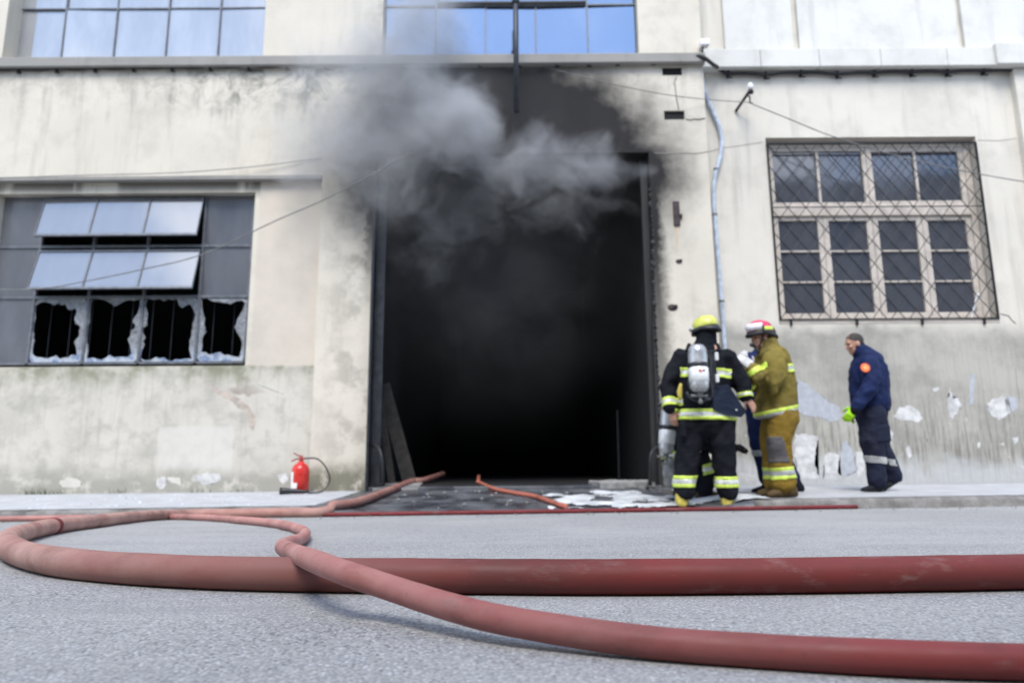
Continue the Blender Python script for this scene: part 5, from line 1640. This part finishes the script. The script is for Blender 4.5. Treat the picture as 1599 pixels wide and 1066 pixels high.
# ---- man in navy walking left
Y0 = 7.9
f5 = root('person', (q(1372, 762).x, Y0, ground(q(1372, 762).x, Y0)), 'bare-headed man in navy jacket with orange arm badge and neon gloves, walking left', 'person')
gz = ground(f5.location.x, Y0) + .004
ts = [(q(1344, 547), (.075, .075)), (q(1348, 553), (.11, .12)), (q(1353, 561), (.165, .18)), (q(1356, 575), (.195, .215)), (q(1357, 598), (.205, .225)), (q(1358, 618), (.20, .215)), (q(1360, 634), (.205, .21)), (q(1360, 640), (.195, .2))]
a1 = [q(1357, 566, -.20), q(1361, 590, -.25), q(1358, 606, -.26), q(1337, 636, -.24)]
a1r = [.105, .092, .086, .062]
a2 = [q(1348, 564, .2), q(1346, 605, .26), q(1337, 640, .2)]
bm = bmesh.new(); limb(bm, [p for p, _ in ts], [r for _, r in ts], round_ends=False, n=28); limb(bm, a1, a1r); limb(bm, a2, [.1, .085, .062])
limb(bm, [q(1339, 543), q(1349, 556)], [(.082, .08), (.11, .11)], n=20)
coat = obj('jacket', remesh(bm, .015, 4, .016, 7.5, 6.0), M['navy'], f5)
l1 = [q(1362, 645, -.09), q(1360, 690, -.11), q(1368, 722, -.10), q(1370, 754, -.10)]
l2 = [q(1362, 645, .09), q(1372, 695, .1), q(1386, 722, .1), q(1396, 744, .1)]
lr = [.150, .118, .100, .094]
bm = bmesh.new(); limb(bm, l1, lr); limb(bm, l2, lr); limb(bm, [q(1360, 634), q(1361, 655)], [(.175, .18), (.16, .17)], n=24)
trs = obj('trousers', remesh(bm, .015, 4, .016, 8, 7.7, .7), M['navy_grey'], f5)
hc_ = q(1334, 537, 0); hM = frame_from((-1, .04, -.22))
bm = bmesh.new(); add_head(bm, hc_, hM, 1.02)
limb(bm, [p for p, _ in ts], thin([r for _, r in ts], .72), round_ends=False, n=18)
limb(bm, a1, thin(a1r, .55)); limb(bm, a2, [.055, .05, .04]); limb(bm, l1, thin(lr, .65)); limb(bm, l2, thin(lr, .65))
h1, d1 = q(1336, 637, -.24), q(1322, 654, -.24) - q(1336, 637, -.24)
h2, d2 = q(1336, 641, .2), q(1326, 656, .18) - q(1336, 641, .2)
add_hand(bm, h1, d1, (-.5, -.8, -.2), .9); add_hand(bm, h2, d2, (-.5, .8, 0), .9, 1, -1)
body = obj('body', remesh(bm, .0075, 2), M['skin'], f5)
add_eyes(hc_, hM, body, 1.02)
bm = bmesh.new(); add_hand(bm, h1, d1, (-.5, -.8, -.2), .9, 1.14); obj('glove', remesh(bm, .009, 2), M['glove_neon'], f5)
bm = bmesh.new(); add_hand(bm, h2, d2, (-.5, .8, 0), .9, 1.14, -1); obj('glove', remesh(bm, .009, 2), M['glove_neon'], f5)
bm = bmesh.new(); limb(bm, [q(1338, 634, -.24), q(1333, 643, -.235)], [.064, .05]); obj('glove_cuff', bm, M['glove_black'], f5, smooth=True)
add_hair(hc_, hM, 1.02, f5)
# badge, pocket, band
bc = q(1351, 574, -.308)
bm = bmesh.new(); lathe(bm, bc, [(.050, 0), (.052, .004), (.050, .008)], (-.1, -1, .1), 20); bd = obj('arm_badge', bm, M['orange_badge'], f5)
bm = bmesh.new(); lathe(bm, bc + Vector((-.0008, -.008, .0008)), [(.030, 0), (.030, .003)], (-.1, -1, .1), 16); obj('badge_centre', bm, M['badge_print'], bd)
bm = bmesh.new(); box(bm, q(1351, 680).x, q(1374, 680).x, Y0 - .245, Y0 - .18, q(1360, 691).z, q(1360, 664).z, .016); pk = obj('cargo_pocket', bm, M['navy_grey'], trs)
stripes(trs, q(1368, 718, -.1), (.12, 0, 1), .036, lambda p: p.y < Y0 + .005, parts=('grey_tape',), fr=(1,))
bk = band(coat, q(1378, 582), (0, 0, 1), -.04, .05, lambda p: p.x > q(1372, 582).x and abs(p.y - Y0 + .02) < .10, .004)
thicken(bk, .003); obj('back_print', bk, M['conduit'], coat)
h = Vector((l1[-1].x + .09, l1[-1].y, gz)); t = Vector((l1[-1].x - .20, l1[-1].y - .02, gz))
bm = bmesh.new(); boot(bm, h, t, .047, .10, l1[-1], .068); obj('boot', remesh(bm, .011, 3), M['boot_black'], f5)
h = q(1404, 747, .1); t = q(1390, 757, .1); t.z = gz + .004; t.x = h.x - .17
h.z = gz + .10
bm = bmesh.new(); boot(bm, h, t, .047, .10, l2[-1], .062); obj('boot', remesh(bm, .011, 3), M['boot_black'], f5)

# ------------------------------------------------------------------ smoke rolling out of the gateway
class GT(NT):
    """The same node helpers inside a geometry-node tree."""
    def __init__(s, name):
        s.t = bpy.data.node_groups.new(name, 'GeometryNodeTree')
        s.t.interface.new_socket('Geometry', in_out='OUTPUT', socket_type='NodeSocketGeometry')
        s.out = s.n('NodeGroupOutput')
        s.pos = s.n('GeometryNodeInputPosition').outputs[0]
    def mapping(s, v, scale=(1, 1, 1), loc=(0, 0, 0)):
        x = s.n('ShaderNodeVectorMath'); x.operation = 'MULTIPLY_ADD'; s.set(x.inputs[0], v); x.inputs[1].default_value = scale; x.inputs[2].default_value = loc
        return x.outputs[0]
SMOKE_O = Vector((WX(760, 300, 8.8), 8.8, 2.2))
def smoke_field(m):
    def C(px, py, Y): return tuple(W(px, py, Y) - SMOKE_O)
    raw = m.pos
    w = m.n('ShaderNodeTexNoise'); m.t.links.new(m.pos, w.inputs['Vector']); w.inputs['Scale'].default_value = 1.1; w.inputs['Detail'].default_value = 4
    v0 = m.n('ShaderNodeVectorMath'); v0.operation = 'SUBTRACT'; m.t.links.new(w.outputs['Color'], v0.inputs[0]); v0.inputs[1].default_value = (.5, .5, .5)
    v1 = m.n('ShaderNodeVectorMath'); v1.operation = 'MULTIPLY_ADD'; m.t.links.new(v0.outputs[0], v1.inputs[0]); v1.inputs[1].default_value = (1.25, .6, 1.25); m.t.links.new(m.pos, v1.inputs[2])
    m.pos = v1.outputs[0]
    # px, py, depth, radii, weight, softness start
    blobs = ((930, 255, 8.95, .92, .40, .45, .84), (820, 255, 8.85, 1.10, .45, .62, .98), (700, 205, 8.75, 1.0, .55, .95, 1.45),
             (590, 210, 8.75, 1.25, .5, 1.25, 1.12), (600, 100, 8.65, 1.2, .45, 1.1, 1.0), (655, 10, 8.6, 1.0, .45, 1.3, 1.1), (490, 215, 8.8, .95, .4, 1.4, .74), (510, 110, 8.7, 1.0, .4, 1.1, .68),
             (690, 330, 9.4, 1.6, .5, 1.2, .56), (870, 320, 9.4, 1.5, .5, 1.0, .52))
    f = None
    for px, py, Y, rx, ry, rz, wt in blobs:
        k = m.rng(m.dist(C(px, py, Y), (rx, ry, rz)), .05, 1.3, wt, 0)
        f = k if f is None else m.math('MAXIMUM', f, k)
    n = m.noise(1.3, 9, .62, dist=.6, loc=(.3, 2.0, 1.1))
    n2 = m.noise(3.1, 8, .68, dist=.9, stretch=(.75, 1, 1.15), loc=(1.3, .4, 5.1))
    d = m.math('SUBTRACT', m.math('ADD', f, m.math('MULTIPLY', m.math('SUBTRACT', n, .5), .95)), m.math('ADD', .30, m.math('MULTIPLY', m.math('SUBTRACT', .5, n2), 1.25)))
    d = m.math('MULTIPLY', m.math('POWER', m.math('MAXIMUM', d, 0.0), 1.25), m.rng(f, 0, .3))
    d = m.math('MULTIPLY', d, SM_DENS)
    veil = m.math('MULTIPLY', m.rng(m.dist(C(600, 170, 8.75), (1.75, .5, 2.1)), .35, 1.1, 1, 0), m.rng(n2, .3, .7, .3, 1.0))
    d = m.math('ADD', d, m.math('MULTIPLY', veil, .55))
    m.pos = raw
    hz = m.math('MULTIPLY', m.rng(m.dist(C(760, 300, 10.0), (3.0, 1.6, 3.9)), .1, 1.1, 1, 0), m.rng(n, .35, .65, .15, 1))
    return m.math('ADD', d, m.math('MULTIPLY', hz, SM_HALL))
SM_DENS, SM_HALL = 4.0, .16
def smoke_mat():
    m = NT('smoke volume')
    v = m.n('ShaderNodeVolumePrincipled')
    v.inputs['Color'].default_value = (.66, .67, .69, 1)
    v.inputs['Anisotropy'].default_value = .1
    v.inputs['Density'].default_value = 1.0
    m.t.links.new(v.outputs[0], m.out.inputs['Volume'])
    return m.m
M['smoke'] = smoke_mat()
gt = GT('smoke field')
vc = gt.n('GeometryNodeVolumeCube')
lo = Vector((WX(430, 200, 8.7), 8.05, WZ(700, 700, 9.2))) - SMOKE_O
hi = Vector((WX(1040, 300, 9.2), 11.2, WZ(700, -70, 8.6))) - SMOKE_O
gt.set(vc.inputs['Density'], smoke_field(gt))
vc.inputs['Min'].default_value = lo; vc.inputs['Max'].default_value = hi
for k, ax in enumerate('XYZ'):
    vc.inputs['Resolution ' + ax].default_value = int((hi - lo)[k] / .026)
sm_ = gt.n('GeometryNodeSetMaterial'); sm_.inputs['Material'].default_value = M['smoke']
gt.t.links.new(vc.outputs[0], sm_.inputs[0]); gt.t.links.new(sm_.outputs[0], gt.out.inputs[0])
bm = bmesh.new()
box(bm, lo.x + SMOKE_O.x, hi.x + SMOKE_O.x, lo.y + SMOKE_O.y, hi.y + SMOKE_O.y, lo.z + SMOKE_O.z, hi.z + SMOKE_O.z)
so = tag(obj('smoke', bm, M['smoke'], origin=SMOKE_O), 'grey smoke billowing out of the gateway and up the facade', 'smoke', kind='stuff')
gm = so.modifiers.new('smoke', 'NODES'); gm.node_group = gt.t
